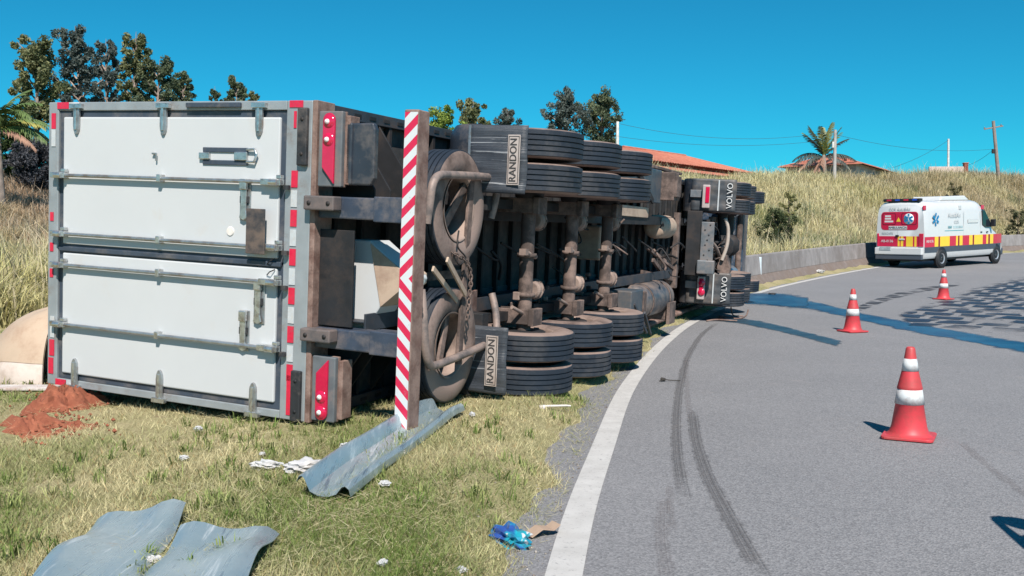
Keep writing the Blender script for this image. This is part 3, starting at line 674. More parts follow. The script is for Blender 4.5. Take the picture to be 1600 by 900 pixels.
B().lathe([(-.03, .035), (-.024, .04), (-.02, .042)], 20, (0, -.22, 2.14), 'x').add([(-.03, -.22 + .035 * math.cos(a * .314), 2.14 + .035 * math.sin(a * .314)) for a in range(20)], [tuple(range(20))]).out('round_sticker', mat('sticker', (.66, .62, .58), .5), dR)
for y0, z in ((.0, 1.70), (.09, 1.70)):
    B().tube([(-.03, y0 - .02, z - .03), (-.06, y0, z), (-.03, y0 + .03, z + .05)], .005, 6).out('seal_wire', under, dL)
# reflective strips on sill, header, corners
y = -.74; k = 0
while y < .86:
    box('reflector_strip', (-.0265, y, 1.475), (-.0215, y + .135, 1.535), redtape if k % 2 == 0 else whitetape, T, 0); y += .158; k += 1
for a, b_, mm in (((-1.30, 1.44), (-1.245, 1.57), redtape), ((-1.215, 1.50), (-1.08, 1.525), redtape), ((-1.298, 3.99), (-1.24, 4.13), redtape), ((-1.298, 3.86), (-1.24, 3.985), whitetape), ((-1.20, 4.15), (-1.06, 4.20), redtape), ((-1.055, 4.15), (-.90, 4.20), whitetape),
               ((-.30, 4.17), (-.22, 4.21), redtape), ((-.02, 4.17), (.06, 4.21), redtape), ((.22, 4.17), (.30, 4.21), redtape), ((.88, 4.15), (1.03, 4.21), redtape), ((1.05, 4.16), (1.2, 4.22), redtape), ((.66, 4.15), (.86, 4.20), whitetape), ((1.24, 4.0), (1.296, 4.13), redtape), ((1.24, 3.86), (1.296, 3.99), whitetape), ((.93, 1.485), (1.26, 1.53), redtape)):
    box('reflector_strip', (-.0265, a[0], a[1]), (-.0215, b_[0], b_[1]), mm, T, 0)
for y0, y1 in ((-1.24, -.78), (.88, 1.30)):
    r = box('dock_bumper', (-.06, y0, 1.375), (-.022, y1, 1.47), black, T, .01)
    for q in (.2, .8): B().lathe([(-.066, 0), (-.066, .014), (-.058, .014)], 10, (0, y0 + (y1 - y0) * q, 1.42), 'x').out('bolt_head', under, r)
# rear light clusters
def light(y0, y1, rev):
    zc = 1.16
    p = B().prism([(y0, zc - .10), (y1, zc - .10), (y1, zc + .12), (y0, zc + .12)], -.03, .02, lambda u, v, t: (t, u, v)).out('light_panel', mat('light_panel_grey', (.13, .145, .16), .5, var=.2, dirt=(.22, .17, .15), damt=.35), T, .01)
    Ll = y1 - y0; f_ = (lambda t: y0 + .015 + t * (Ll - .03)) if not rev else (lambda t: y1 - .015 - t * (Ll - .03))
    arc = [(.11 - .11 * math.sin(a), zc + .012 + .056 * math.cos(a)) for a in np.linspace(0, math.pi, 9)]
    poly = [(f_(u), v) for u, v in (arc + [(.99, zc - .044), (.76, zc + .068)])]
    l = B().prism(poly, -.055, -.031, lambda u, v, t: (t, u, v)).out('lamp_lens', redlens, p, .006)
    for u in (.125, .375):
        e = B().lathe([(-.068, 0), (-.066, .03), (-.056, .052), (-.05, .056)], 24, (0, f_(u), zc + .012), 'x').out('lamp_bowl', redlens, l)
        B().lathe([(-.080, 0), (-.078, .018), (-.06, .023)], 12, (0, f_(u), zc + .018), 'x').out('lamp_bulb', clearlens, e)
    B().box((.02, y0 + .03, zc - .14), (.16, y1 - .02, zc - .10)).box((.02, y0, zc - .10), (.05, y1, zc + .1)).out('light_bracket', rusty, T, .006)
    return p
light(-1.215, -.62, False); light(.74, 1.27, True)
b = B().prism([(-1.13, .82), (-1.08, .80), (-.70, .80), (-.64, .84), (-.64, 1.04), (-1.13, 1.04)], .04, .10, lambda u, v, t: (t, u, v)).box((.02, -1.13, 1.0), (.05, -.64, 1.06)); b.out('side_bracket', plastic, T, .02)
# under-ride bumper: two arms and the striped bar
for y0, y1 in ((-.545, -.37), (.515, .68)):
    a = box('bumper_arm', (.02, y0, .50), (.20, y1, ZB - .05), mat('arm_paint', (.04, .055, .085), .45, var=.2, dirt=(.13, .12, .13), damt=.35, dscale=5), T, .012)
    box('arm_sleeve', (.012, y0 - .012, .50), (.208, y1 + .012, .78), MATS['arm_paint'], a, .008)
    c = box('rubber_stop', (-.11, y0, 1.07), (.012, y1 - .06, 1.355), mat('stop_rubber', (.075, .075, .08), .7, var=.2, dirt=(.17, .13, .12), damt=.4), T, .012)
    for z in (1.12, 1.30): B().lathe([(-.118, 0), (-.116, .018), (-.108, .018)], 10, (0, (y0 + y1) / 2 - .03, z), 'x').out('bolt_head', under, c)
bp_ = box('bumper', (-.04, -1.225, .375), (.14, 1.385, .50), rusty, T, .01)
box('chevron_strip', (-.044, -1.205, .382), (-.039, 1.38, .492), chevron_mat(), bp_, 0)
# chassis
for s in (-1, 1):
    c = B(); c.box((.15, s * .46 - .006, .92), (10.6, s * .46 + .006, 1.40)); c.box((.15, s * .46 - .07, .90), (10.6, s * .46 + .07, .92)); c.box((.15, s * .46 - .07, 1.40), (10.6, s * .46 + .07, 1.418))
    c.box((10.6, s * .46 - .006, 1.2), (14.5, s * .46 + .006, 1.40)); c.box((10.6, s * .46 - .07, 1.18), (14.5, s * .46 + .07, 1.2))
    c.out('chassis_beam', under if s < 0 else dark, T, .004)
for k in range(34):
    x = .35 + k * .42
    B().box((x, -1.2, 1.36), (x + .05, 1.2, 1.415)).out('cross_member', under, T, .004)
for x in (.30, .55, 1.0):                                                           # upright gussets by the rear lights
    B().prism([(-1.2, 1.36), (-.53, 1.36), (-.53, .95), (-.62, .95)], x, x + .02, lambda u, v, t: (t, u, v)).out('gusset', under, T, .003)
    B().prism([(1.2, 1.36), (.53, 1.36), (.53, .95), (.62, .95)], x, x + .02, lambda u, v, t: (t, u, v)).out('gusset', under, T, .003)
for x0 in (.34, .60): box('floor_patch', (x0, -1.1, 1.405), (x0 + .22, -.58, 1.417), mat('pale_floor', (.52, .47, .43), .7, var=.1, dirt=(.35, .27, .22), damt=.3), T, .003)
# white hopper with a drain pipe under the rear floor
hp = B().prism([(-.20, .98), (.06, .62), (.10, .60), (.14, .62), (.34, .86), (.62, 1.05), (.62, 1.2), (-.20, 1.2)], .30, .62, lambda u, v, t: (t, u, v)).out('hopper', white, T, .012)
tp = B().prism([(-.18, .975), (.06, .62), (.14, .62), (.34, .86)], .29, .63, lambda u, v, t: (t, u, v - .004)).out('hopper_lip', tan, hp, .004)
B().tube([(.40, .10, .63), (.30, .10, .50)], .045, 14).tube([(.345, .10, .555), (.33, .10, .54)], .06, 14).out('drain_pipe', zinc, hp)
b = B().prism([(-.28, .98), (-.28, 1.30), (.50, 1.30), (.50, .98)], .06, .08, lambda u, v, t: (t, u, v)); b.out('plate_holder', under, T, .004)
for p, q in (((.7, .02, .60), (1.3, .34, .66)), ((.8, -.06, .52), (1.35, .28, .6))): B().bar(p, q, .05, .02).out('tie_strap', tan, T, .003)
# spare wheels lie flat under the chassis, held by a tube rack
wheel(T, (1.27, -.50, .78), 'z', False, 'spare_wheel'); wheel(T, (1.25, .74, .80), 'z', False, 'spare_wheel')
tube_m = mat('rack_tube', (.17, .145, .14), .6, .2, var=.25, dirt=(.32, .24, .21), damt=.45, dscale=6)
def hoop(pts): B().tube(catmull(pts, 5), .036, 12).out('spare_rack', tube_m, T)
hoop([(.60, -.36, .62), (.60, -.52, .60), (.62, -.68, .59), (.72, -.76, .59), (.95, -.78, .59), (1.6, -.80, .59), (1.8, -.79, .59), (1.90, -.74, .59), (1.92, -.6, .60), (1.92, -.42, .64)])
hoop([(.62, .20, .66), (.60, .4, .62), (.62, .70, .60), (.70, .83, .60), (.85, .86, .60), (1.6, .80, .58), (1.9, .76, .58), (2.04, .68, .59), (2.08, .5, .62), (2.10, .32, .68)])
for p, q, wd in (((1.50, -.80, .66), (1.34, .92, .64), .09), ((1.46, -.72, .70), (1.02, -.12, .80), .10), ((1.30, .34, .74), (1.10, .92, .72), .08), ((.72, -.1, .86), (1.9, -.1, .86), .08), ((.7, .12, .86), (2.0, .12, .86), .08)):
    B().bar(p, q, wd, .03).out('rack_strap', dusty, T, .004)
b = B(); pts = catmull([(1.12, -.10, .62), (1.30, -.02, .58), (1.38, .12, .57), (1.37, .3, .57), (1.36, .52, .58)], 5)
for k in range(len(pts) - 1):
    c = Vector(pts[k]); dv = (Vector(pts[k + 1]) - c).normalized(); o1 = dv.orthogonal().normalized(); o2 = dv.cross(o1); sd = o1 if k % 2 else o2
    b.tube([c + dv * .03 * math.cos(a) + sd * .017 * math.sin(a) for a in np.linspace(0, 6.283, 13)], .006, 5, False)
b.out('chain', dusty, T)
B().tube(catmull([(1.2, -.3, .62), (1.15, -.16, .6), (1.28, -.06, .58), (1.2, .0, .6), (1.12, -.08, .62)], 5), .008, 6).out('cable', under, T)
# axles
AX = (2.5, 3.8, 5.1); ZA = .49
for x in AX:
    a = B().tube([(x, -.95, ZA), (x, .95, ZA)], .072, 18).out('axle', dusty, T)
    [B().lathe([(-.02, .074), (-.02, .10), (.02, .10), (.02, .074)], 18, (x, yy, ZA)).out('axle_collar', dusty, a) for yy in (-.06, .34)]
    B().tube([(x - .22, -.10, ZA - .06), (x + .18, -.04, ZA - .02)], .026, 10).box((x - .25, -.13, ZA - .09), (x - .18, -.07, ZA - .02)).out('slack_lever', rim_m, a)
    for s in (-1, 1):
        drum(T, x, s * .80, ZA, s)
        ch = B().lathe([(-.02, 0), (-.02, .07), (0, .095), (.04, .10), (.045, .112), (.06, .112), (.065, .10), (.13, .085), (.15, .05), (.15, 0)], 24, (x + .33, s * .36 - .05, ZA + .06), 'x', False).out('brake_chamber', rim_m, T)
        g = B(); 
        for k in range(8): g.box((x + .372, s * .36 - .05 + .10 * math.cos(k * .785) - .012, ZA + .06 + .10 * math.sin(k * .785) - .012), (x + .40, s * .36 - .05 + .10 * math.cos(k * .785) + .012, ZA + .06 + .10 * math.sin(k * .785) + .012))
        g.out('clamp_bolt', dusty, ch)['kind'] = 'stuff'
        for k in range(4):                                                           # leaf spring pack
            hl = .52 - k * .1; z0 = ZA + .12 + .028 * k
            b = B().prism([(-hl, .10 * (hl / .52) ** 2 + z0), (-hl * .5, .03 * (hl / .52) ** 2 + z0), (0, z0), (hl * .5, .03 * (hl / .52) ** 2 + z0), (hl, .10 * (hl / .52) ** 2 + z0), (hl, .10 * (hl / .52) ** 2 + z0 + .022), (hl * .5, .03 * (hl / .52) ** 2 + z0 + .022), (0, z0 + .022), (-hl * .5, .03 * (hl / .52) ** 2 + z0 + .022), (-hl, .10 * (hl / .52) ** 2 + z0 + .022)], s * .56 - .045, s * .56 + .045, lambda u, v, t: (x + u, t, v))
            b.out('spring_leaf', under, T)
        b = B()
        for dx in (-.09, .09): b.box((x + dx - .015, s * .56 - .075, ZA - .12), (x + dx + .015, s * .56 + .075, ZA + .30))
        b.box((x - .12, s * .56 - .085, ZA - .15), (x + .12, s * .56 + .085, ZA - .09)); b.out('spring_clamp', dusty, T, .006)
        B().bar((x + .65, s * .50, .72), (x + .05, s * .56, ZA - .04), .05, .06).out('torque_arm', under, T, .01)
        for yy, fl in ((1.155, False), (.825, True)):
            wheel(T, (x, s * yy, ZA), 'y', (s > 0) == fl if False else (fl if s > 0 else not fl))
for x in (1.85, 3.15, 4.45, 5.75):
    for s in (-1, 1):
        B().prism([(-.12, .905), (.12, .905), (.07, .62), (-.07, .62)], s * .56 - .07, s * .56 + .07, lambda u, v, t: (x + u, t, v)).out('spring_hanger', under, T, .008)
b = B().prism([(1.75, .80), (2.15, .86), (2.15, .94), (1.75, .90)], .30, 1.0, lambda u, v, t: (u, t, v)).out('ribbed_bracket', rusty, T, .006)
for k in range(7): B().box((1.74, .34 + k * .09, .78), (1.76, .36 + k * .09, .92)).out('bracket_rib', rusty, b, .002)
# mud flaps with fender wings
def wing(y0, y1):
    arc = [(1.70, .74), (1.715, .86), (1.76, .98), (1.86, 1.08), (2.0, 1.14), (2.2, 1.17)]; V = []; F = []
    for off in (0, .02):
        for x, z in arc:
            for j in range(9):
                u = j / 8; edge = .05 * max(0, abs(u - .5) * 2 - .7) / .3
                V.append((x + off + edge, y0 + (y1 - y0) * u, z - edge * .8))
    n = len(arc) * 9
    for i in range(len(arc) - 1):
        for j in range(8): a = i * 9 + j; F += [(a, a + 1, a + 10, a + 9), (a + n, a + 9 + n, a + 10 + n, a + 1 + n)]
    return B().add(V, F, True).out('fender', plastic, T)
wing(-1.30, -.70); wing(.66, 1.29)
fl = flap(T, 1.70, -1.285, -.655, .215, .80, flapm, bend=.04, seed=1)
plate_m = mat('badge_plate', (.46, .40, .37), .6, var=.1, dirt=(.30, .24, .21), damt=.3); ink = mat('badge_ink', (.05, .045, .045), .6)
def badge(fl, x, yc, zc, ln, tilt=0):
    B().box((x - .006, yc - ln / 2, zc - .062), (x - .001, yc + ln / 2, zc + .062)).out('badge', plate_m, fl, .002)
    b = B()
    for q in (-1, 1): b.box((x - .008, yc - ln / 2 + .012, zc + q * .050 - .003), (x - .0055, yc + ln / 2 - .012, zc + q * .050 + .003)); b.box((x - .008, yc + q * (ln / 2 - .015) - .003, zc - .05), (x - .0055, yc + q * (ln / 2 - .015) + .003, zc + .05))
    b.out('badge_border', ink, fl)
    t = text('RANDON', .098, ink, fl, frame((x - .0085, yc, zc), (0, -1, 0), (0, 0, 1)))
    w_ = max(v.co.y for v in t.data.vertices) - min(v.co.y for v in t.data.vertices); k = (ln - .07) / w_
    for v in t.data.vertices: v.co.y = yc + (v.co.y - yc) * k
badge(fl, 1.70, -.965, .335, .46)
for z in (.80, .80): pass
box('flap_clamp', (1.683, -1.28, .775), (1.697, -.66, .80), whitetape if False else steel, fl, .002)
f2 = flap(T, 1.74, .60, 1.24, .34, .86, flapm, bend=.02, seed=2); badge(f2, 1.705, .92, .475, .48)
# locker and tanks along the sides further forward
blue_box = mat('locker_paint', (.05, .075, .10), .5, var=.2, scale=3, dirt=(.12, .11, .11), damt=.35)
lk = box('locker', (6.0, -1.28, .82), (8.9, -.74, 1.34), blue_box, T, .02)
box('locker_lid', (6.0, -1.295, 1.02), (8.9, -1.283, 1.32), blue_box, lk, .006)
B().bar((7.4, -1.20, .80), (8.35, -.76, .80), .09, .03, (0, 0, 1)).out('locker_strut', under, lk, .004)
lg = box('landing_leg', (8.95, -1.26, .62), (9.25, -.80, 1.34), dusty, T, .012); B().bar((9.1, -1.2, .60), (9.1, -.86, .60), .28, .05).out('leg_foot', dusty, lg, .008)
lg2 = box('landing_leg', (8.95, .92, .62), (9.2, 1.16, 1.34), dusty, T, .012); box('leg_foot', (8.88, .86, .56), (9.27, 1.22, .615), dusty, lg2, .008)
B().bar((8.7, -1.33, .95), (10.9, -1.33, 1.02), .05, .10).out('side_guard', dusty, T, .008)
B().bar((6.2, -.60, .90), (8.4, -.58, .90), .16, .05).out('side_plate', tan, T, .006)
B().bar((10.35, -.62, .88), (10.35, .72, .88), .12, .10).out('front_brace', dusty, T, .01)
for p, q in (((10.3, .36, .90), (9.2, -.02, 1.1)), ((10.3, .56, .9), (9.0, .40, 1.1)), ((9.3, .2, 1.0), (10.3, .62, .95))): B().bar(p, q, .07, .05).out('diagonal_brace', dusty, T, .006)
def tank(p, L, r, mm, nm='air_tank'):
    return B().lathe([(0, 0), (0, r * .5), (.03, r * .8), (.07, r * .97), (.10, r), (L - .1, r), (L - .07, r * .97), (L - .03, r * .8), (L, r * .5), (L, 0)], 28, p, 'x').out(nm, mm, T)
tank((9.3, -.36, 1.02), .9, .20, tan); t2 = tank((7.6, .80, .86), 1.75, .27, mat('fuel_tank', (.06, .075, .095), .45, .2, var=.2, dirt=(.25, .19, .16), damt=.4))
for x in (7.95, 9.0): B().lathe([(-.03, .272), (-.03, .283), (.03, .283), (.03, .272)], 28, (x, .80, .86), 'x').out('tank_strap', dusty, t2)
bx_ = box('tool_box', (6.75, .56, .60), (7.35, 1.22, 1.2), blue_box, T, .015); box('box_end', (7.352, .60, .58), (7.50, 1.20, 1.15), dusty, bx_, .01)
for p, q in (((6.9, .75, .60), (7.3, 1.2, .5)), ((7.3, .9, .55), (7.9, 1.28, .6))): B().bar(p, q, .04, .03).out('strut', dark, T, .003)
vs = B().prism([(0, 0), (.55, .0), (.62, .12), (.62, .30), (0, .34)], -.36, .10, lambda u, v, t: (5.75 + u, t, .78 + v)).out('valve_cover', tan, T, .03)
for k in range(9):
    B().tube(catmull([(2.2 + k * .9, -.2 + .05 * k % .3, 1.05), (2.7 + k * .9, .0, .98), (3.2 + k * .9, .05, 1.1)], 5), .014, 6).out('air_hose', under, T)

rr_ = random.Random(5)
for k in range(26):                                                                   # brake lines and small brackets among the axles
    x = rr_.uniform(2.0, 10.0); p0 = (x, rr_.uniform(-.5, .6), rr_.uniform(.6, 1.1)); p1 = (x + rr_.uniform(-.4, .6), p0[1] + rr_.uniform(-.35, .35), rr_.uniform(.5, 1.1)); pm = tuple((a + b_) / 2 + rr_.uniform(-.12, .12) for a, b_ in zip(p0, p1))
    B().tube(catmull([p0, pm, p1], 6), rr_.choice((.009, .013, .018)), 6).out('brake_line', rr_.choice((under, under, dusty)), T)
for x in AX:
    for k in range(5):
        p0 = (x + rr_.uniform(-.25, .35), rr_.uniform(.2, .62), ZA + rr_.uniform(-.02, .25)); sz = rr_.uniform(.035, .075); box('bracket', p0, tuple(a + sz * rr_.uniform(.5, 1.5) for a in p0), rr_.choice((rusty, dusty, rim_m)), T, .008)
    B().tube([(x - .28, .45, ZA + .02), (x - .10, .52, ZA - .02), (x + .18, .60, ZA + .05)], .02, 8).out('camshaft', rim_m, T)

# ================================================================== tractor unit
K = empty('tractor_unit', VM @ Matrix.Translation((12.0, -.06, .0)) @ Matrix.Rotation(rad(-5.0), 4, 'Y'))
tag(K, 'dark tractor unit overturned ahead of the trailer, lettered mud flaps facing back', 'truck')
cabm = mat('cab_paint', (.035, .06, .10), .35, var=.05, dirt=(.3, .25, .22), damt=.25)
for s in (-1, 1):
    c = B(); c.box((-.35, s * .42 - .005, .78), (6.6, s * .42 + .005, 1.06)); c.box((-.35, s * .42 - .04, .77), (6.6, s * .42 + .04, .785)); c.box((-.35, s * .42 - .04, 1.055), (6.6, s * .42 + .04, 1.07)); c.out('frame_rail', dark, K, .003)
hp_ = mat('rear_plate', (.16, .18, .20), .5, .2, var=.25, dirt=(.25, .2, .18), damt=.4)
rp = box('rear_crossmember', (-.40, -.42, .50), (-.34, .44, .74), hp_, K, .012)
g = B()
for yy in np.linspace(-.36, .30, 8): g.lathe([(-.405, 0), (-.405, .016)], 10, (0, yy, .62 + .05 * math.sin(yy * 40)), 'x')
g.out('plate_hole', under, rp); box('hitch_block', (-.46, .30, .46), (-.30, .56, .78), hp_, K, .02); box('tow_frame', (-.36, -.62, .74), (-.30, .60, 1.02), under, K, .01)
for x in (.85, 2.2):
    a = B().tube([(x, -.95, .49), (x, .95, .49)], .10, 18).out('axle', under, K)
    B().lathe([(-.24, 0), (-.22, .14), (-.1, .24), (.1, .24), (.22, .14), (.24, 0)], 24, (x, .05, .49)).out('differential', under, a)
    for s in (-1, 1):
        drum(K, x, s * .74, .49, s)
        for yy, fl_ in ((1.08, False), (.75, True)): wheel(K, (x, s * yy, .49), 'y', (fl_ if s > 0 else not fl_))
        B().bar((x - .55, s * .48, .66), (x + .55, s * .48, .62), .09, .08).out('spring_beam', dusty, K, .01)
B().tube(catmull([(-.3, -.1, .60), (.0, .05, .50), (.3, .25, .45), (.5, .45, .48)], 5), .035, 10).out('torque_rod', rim_m, K)
B().tube(catmull([(.1, -.50, .36), (.15, -.30, .30), (.15, .0, .30), (.15, .3, .38)], 5), .035, 10).out('stabiliser_bar', mat('pale_bar', (.45, .38, .33), .6, var=.2), K)
B().prism([(-.55, .30), (-.30, .22), (.05, .26), (.10, .40), (-.3, .48), (-.55, .42)], .2, .45, lambda u, v, t: (t, u + .75, v)).out('brake_bracket', dusty, K, .02)
for k in range(4): B().tube(catmull([(-.3, -.2 + k * .12, .8), (-.2, -.1 + k * .15, .55), (.05, .1 + k * .1, .5), (.3, .2, .55)], 5), .012, 6).out('air_hose', under, K)
B().tube([(4.9, -.85, .5), (4.9, .85, .5)], .07, 14).out('front_axle', dusty, K)
for s in (-1, 1): wheel(K, (4.9, s * 1.05, .49), 'y', s > 0)
# fenders, flaps, lights
def ktw(y0, y1, z0=.17):
    arc = [(-.06, .98), (.0, 1.10), (.25, 1.18), (.85, 1.20), (1.4, 1.16)]; V = []; F = []; sd = 1 if y0 > 0 else -1
    for off in (0, .02):
        for x, z in arc:
            for j in range(7): V.append((x + off, y0 + (y1 - y0) * j / 6, z + off))
    n = len(arc) * 7
    for i in range(len(arc) - 1):
        for j in range(6): a = i * 7 + j; F += [(a, a + 1, a + 8, a + 7), (a + n, a + 7 + n, a + 8 + n, a + 1 + n)]
    w_ = B().add(V, F, True).out('fender', plastic, K)
    f_ = flap(K, -.06, y0, y1, z0, 1.0, mat('smooth_flap', (.055, .062, .072), .5, var=.15, scale=3, dirt=(.13, .11, .10), damt=.3), bend=.03, seed=int(y0 * 10))
    box('flap_strip', (-.088, y0 + .02, .48), (-.078, y1 - .02, .505), whitetape, f_, .002)
    yc = (y0 + y1) / 2; t = text('VOLVO', .15, mat('flap_letters', (.62, .62, .62), .5, var=.1), f_, frame((-.092 + .03, yc, .28), (0, -1, 0), (0, 0, 1)), depth=.006)
    w0 = max(v.co.y for v in t.data.vertices) - min(v.co.y for v in t.data.vertices)
    for v in t.data.vertices: v.co.y = yc + (v.co.y - yc) * .48 / w0; v.co.x += -.03 + .02 * (1 - (v.co.z - .06) / .94) ** 2
    return f_
ktw(-1.24, -.62); ktw(.54, 1.15)
for y0, y1 in ((-1.12, -.68), (.62, 1.06)):
    b = box('tail_light', (-.22, y0, .64), (-.10, y1, .78), mat('light_housing', (.42, .36, .35), .5, var=.1), K, .015)
    box('tail_lens', (-.235, y0 + .04, .645 if y0 < 0 else .66), (-.222, y1 - .10, .72 if y0 < 0 else .74), redlens, b, .006)
    box('light_arm', (-.12, min(y0, y1 - .3) + .1, .80), (-.05, y1 - .2, 1.02), hp_, b, .006)
for u in (.74, .92): B().lathe([(-.25, 0), (-.248, .055), (-.236, .065)], 20, (0, u, .69), 'x').out('round_lamp', redlens, K)
rr_ = random.Random(12)                                                               # lines, valves and brackets that clutter the open frame
for k in range(16):
    p0 = (rr_.uniform(-.25, .6), rr_.uniform(-.5, .5), rr_.uniform(.45, .9)); p1 = (p0[0] + rr_.uniform(-.2, .5), p0[1] + rr_.uniform(-.4, .4), rr_.uniform(.35, .9)); pm = tuple((a + b_) / 2 + rr_.uniform(-.12, .12) for a, b_ in zip(p0, p1))
    B().tube(catmull([p0, pm, p1], 6), rr_.choice((.010, .014, .02)), 6).out('air_line', rr_.choice((under, dusty, rim_m)), K)
for k in range(9):
    p0 = (rr_.uniform(-.2, .5), rr_.uniform(-.5, .5), rr_.uniform(.45, .85)); sz = rr_.uniform(.05, .11); box('valve_block', p0, tuple(a + sz * rr_.uniform(.6, 1.4) for a in p0), rr_.choice((under, dusty, dark)), K, .012)
# fifth wheel, tanks, cab
B().prism([(-.9, -.45), (.4, -.45), (.6, -.2), (.6, .2), (.4, .45), (-.9, .45), (-.5, .08), (-.5, -.08)], 1.10, 1.165, lambda u, v, t: (1.6 + u, v, t)).out('fifth_wheel', under, K, .01)
for s in (-1, 1): B().lathe([(0, 0), (0, .28), (.03, .31), (1.3, .31), (1.33, .28), (1.33, 0)], 28, (2.95, s * .85, .68), 'x').out('fuel_tank', mat('tank_alu', (.5, .52, .54), .35, .8, var=.1), K)
prof = [(4.2, .55), (4.2, 3.75), (4.5, 3.85), (5.3, 3.7), (6.2, 3.0), (6.35, 1.9), (6.5, 1.2), (6.5, .45), (5.5, .45), (5.4, .9), (4.5, .9), (4.4, .55)]
cb_ = B().prism(prof, -1.22, 1.22, lambda u, v, t: (u, t, v)).out('cab', cabm, K, .05)
B().prism([(6.23, 2.92), (6.37, 1.95), (6.40, 1.95), (6.26, 2.92)], -1.1, 1.1, lambda u, v, t: (u, t, v)).out('windscreen', mat('cab_glass', (.02, .025, .03), .08), cb_)
for s in (-1, 1):
    box('cab_step', (4.35, s * 1.225 - .02, .5), (4.6, s * 1.225 + .02, .9), zinc, cb_)
    box('cab_door', (4.75, s * 1.222 - .01, 1.1), (5.9, s * 1.222 + .01, 3.0), cabm, cb_, .01)
for s in (-1, 1): box('air_deflector', (3.5, s * 1.2 - .02, 1.1), (4.2, s * 1.2 + .02, 3.6), cabm, cb_, .02)

# ------------------------------------------------------------------ ambulance (x forward from the rear doors, y left, z up)
AH = rad(52); A0 = Vector((16.1, 37.5, 0)); A0.z = road_z(16.6, 38.2); ax_ = Vector((math.sin(AH), math.cos(AH), .028)).normalized()
ay_ = Vector((-math.cos(AH), math.sin(AH), .012)).normalized(); az_ = ax_.cross(ay_); ay_ = az_.cross(ax_)
RA = Matrix((ax_, ay_, az_)).transposed(); AM = Matrix.Translation(A0 + RA @ Vector((0, 1.03, .012))) @ RA.to_4x4()
A = empty('ambulance', AM); tag(A, 'white ambulance van with red and yellow striped sides parked by the barrier', 'ambulance')
aw = mat('ambulance_white', (.62, .63, .64), .25, var=.02, dirt=(.68, .67, .66), damt=.12, coat=.5)
ared = mat('ambulance_red', (.55, .012, .06), .3, var=.05, coat=.3); ayel = mat('ambulance_yellow', (.85, .58, .05), .35, var=.04); adk = mat('ambulance_slate', (.06, .075, .10), .5, var=.1)
agl = mat('van_glass', (.015, .02, .028), .06, var=.05, spec=.6); abl = mat('ambulance_blue', (.01, .20, .42), .4, var=.03); agr = mat('ambulance_grey', (.50, .53, .55), .4, var=.03)
ateal = mat('ambulance_teal', (.12, .35, .40), .4, var=.03); ablk = mat('van_black', (.015, .016, .02), .5)
def ws(x): return 1.02 if x < 5.3 else 1.02 - .17 * ((x - 5.3) / 1.45) ** 1.8
def zt(x): return float(np.interp(x, [0, .06, .25, 4.3, 4.55, 4.75, 5.62, 6.45, 6.66, 6.75], [2.46, 2.55, 2.63, 2.66, 2.58, 2.45, 1.52, 1.14, .98, .78]))
st = [0, .06, .25, 1, 2, 3, 4, 4.3, 4.55, 4.75, 5.05, 5.3, 5.62, 5.9, 6.2, 6.45, 6.6, 6.70, 6.75]; V = []; nP = 0
for x in st:
    w_, t = ws(x), zt(x); k = 1.0 if t > 2 else max(.3, (t - .5) / 1.5)
    half = [(0, .36), (w_ * .94, .36), (w_, .46), (w_, min(.9, .46 + .3 * k)), (w_, max(.5, t - 1.15 * k)), (w_ - .05 * k, t - .40 * k), (w_ - .09 * k, t - .16 * k), (w_ - .19 * k, t - .05 * k), (w_ - .42 * k, t), (0, t + .02)]
    V += [(x, -a, z) for a, z in half] + [(x, a, z) for a, z in reversed(half[1:-1])]; nP = 2 * len(half) - 2
F = [(i * nP + j, i * nP + (j + 1) % nP, (i + 1) * nP + (j + 1) % nP, (i + 1) * nP + j) for i in range(len(st) - 1) for j in range(nP)] + [tuple(range(nP)), tuple(range((len(st) - 1) * nP, len(st) * nP))]
body = B().add(V, F, True).out('body', aw, A); md = body.modifiers.new('es', 'EDGE_SPLIT'); md.split_angle = rad(40)
def side(x0, x1, z0, z1, m, name='stripe', s=-1, off=.005):
    b = B(); xs = np.linspace(x0, x1, max(2, int((x1 - x0) / .3) + 2)); vs = []
    for x in xs: vs += [(x, s * (ws(x) + off), z0), (x, s * (ws(x) + off), z1), (x, s * (ws(x) - .004), z0), (x, s * (ws(x) - .004), z1)]
    n = len(xs); fs = [f for i in range(n - 1) for f in ((4 * i, 4 * i + 4, 4 * i + 5, 4 * i + 1), (4 * i + 1, 4 * i + 5, 4 * i + 7, 4 * i + 3), (4 * i, 4 * i + 2, 4 * i + 6, 4 * i + 4))] + [(0, 1, 3, 2), (4 * n - 4, 4 * n - 2, 4 * n - 1, 4 * n - 3)]
    return b.add(vs, fs).out(name, m, A)
def tx(px): t = (px - 605) / 790; return 6.72 * t * 37.5 / ((1 - t) * 41.7 + t * 37.5)
side(.02, 6.62, .82, 1.22, ared, 'red_band')
for p0, p1 in ((705, 740), (757, 850), (912, 930), (946, 975), (1040, 1072), (1088, 1170), (1206, 1224), (1242, 1275)): side(tx(p0), tx(p1), .822, 1.218, ayel, 'yellow_block', off=.008)
for p0, p1 in ((742, 755), (932, 944), (1075, 1085), (1227, 1240)): side(tx(p0), tx(p1), .822, 1.218, mat('ambulance_maroon', (.18, .006, .02), .35), 'maroon_stripe', off=.008)
side(.02, 6.5, .60, .818, adk, 'rub_strip', off=.012)
side(.02, 6.62, .82, 1.22, ared, 'red_band', 1); side(.02, 6.5, .60, .818, adk, 'rub_strip', 1, .012)
RY = lambda px: .97 - 1.94 * (px - 95) / 505          # rear face: photo column -> y
def rear(px0, px1, z0, z1, m, name, x=-.006, bev=0.): return B().box((x, RY(px0), z0), (.01, RY(px1), z1)).out(name, m, A, bev)
rear(112, 560, .84, 1.25, ared, 'rear_band')
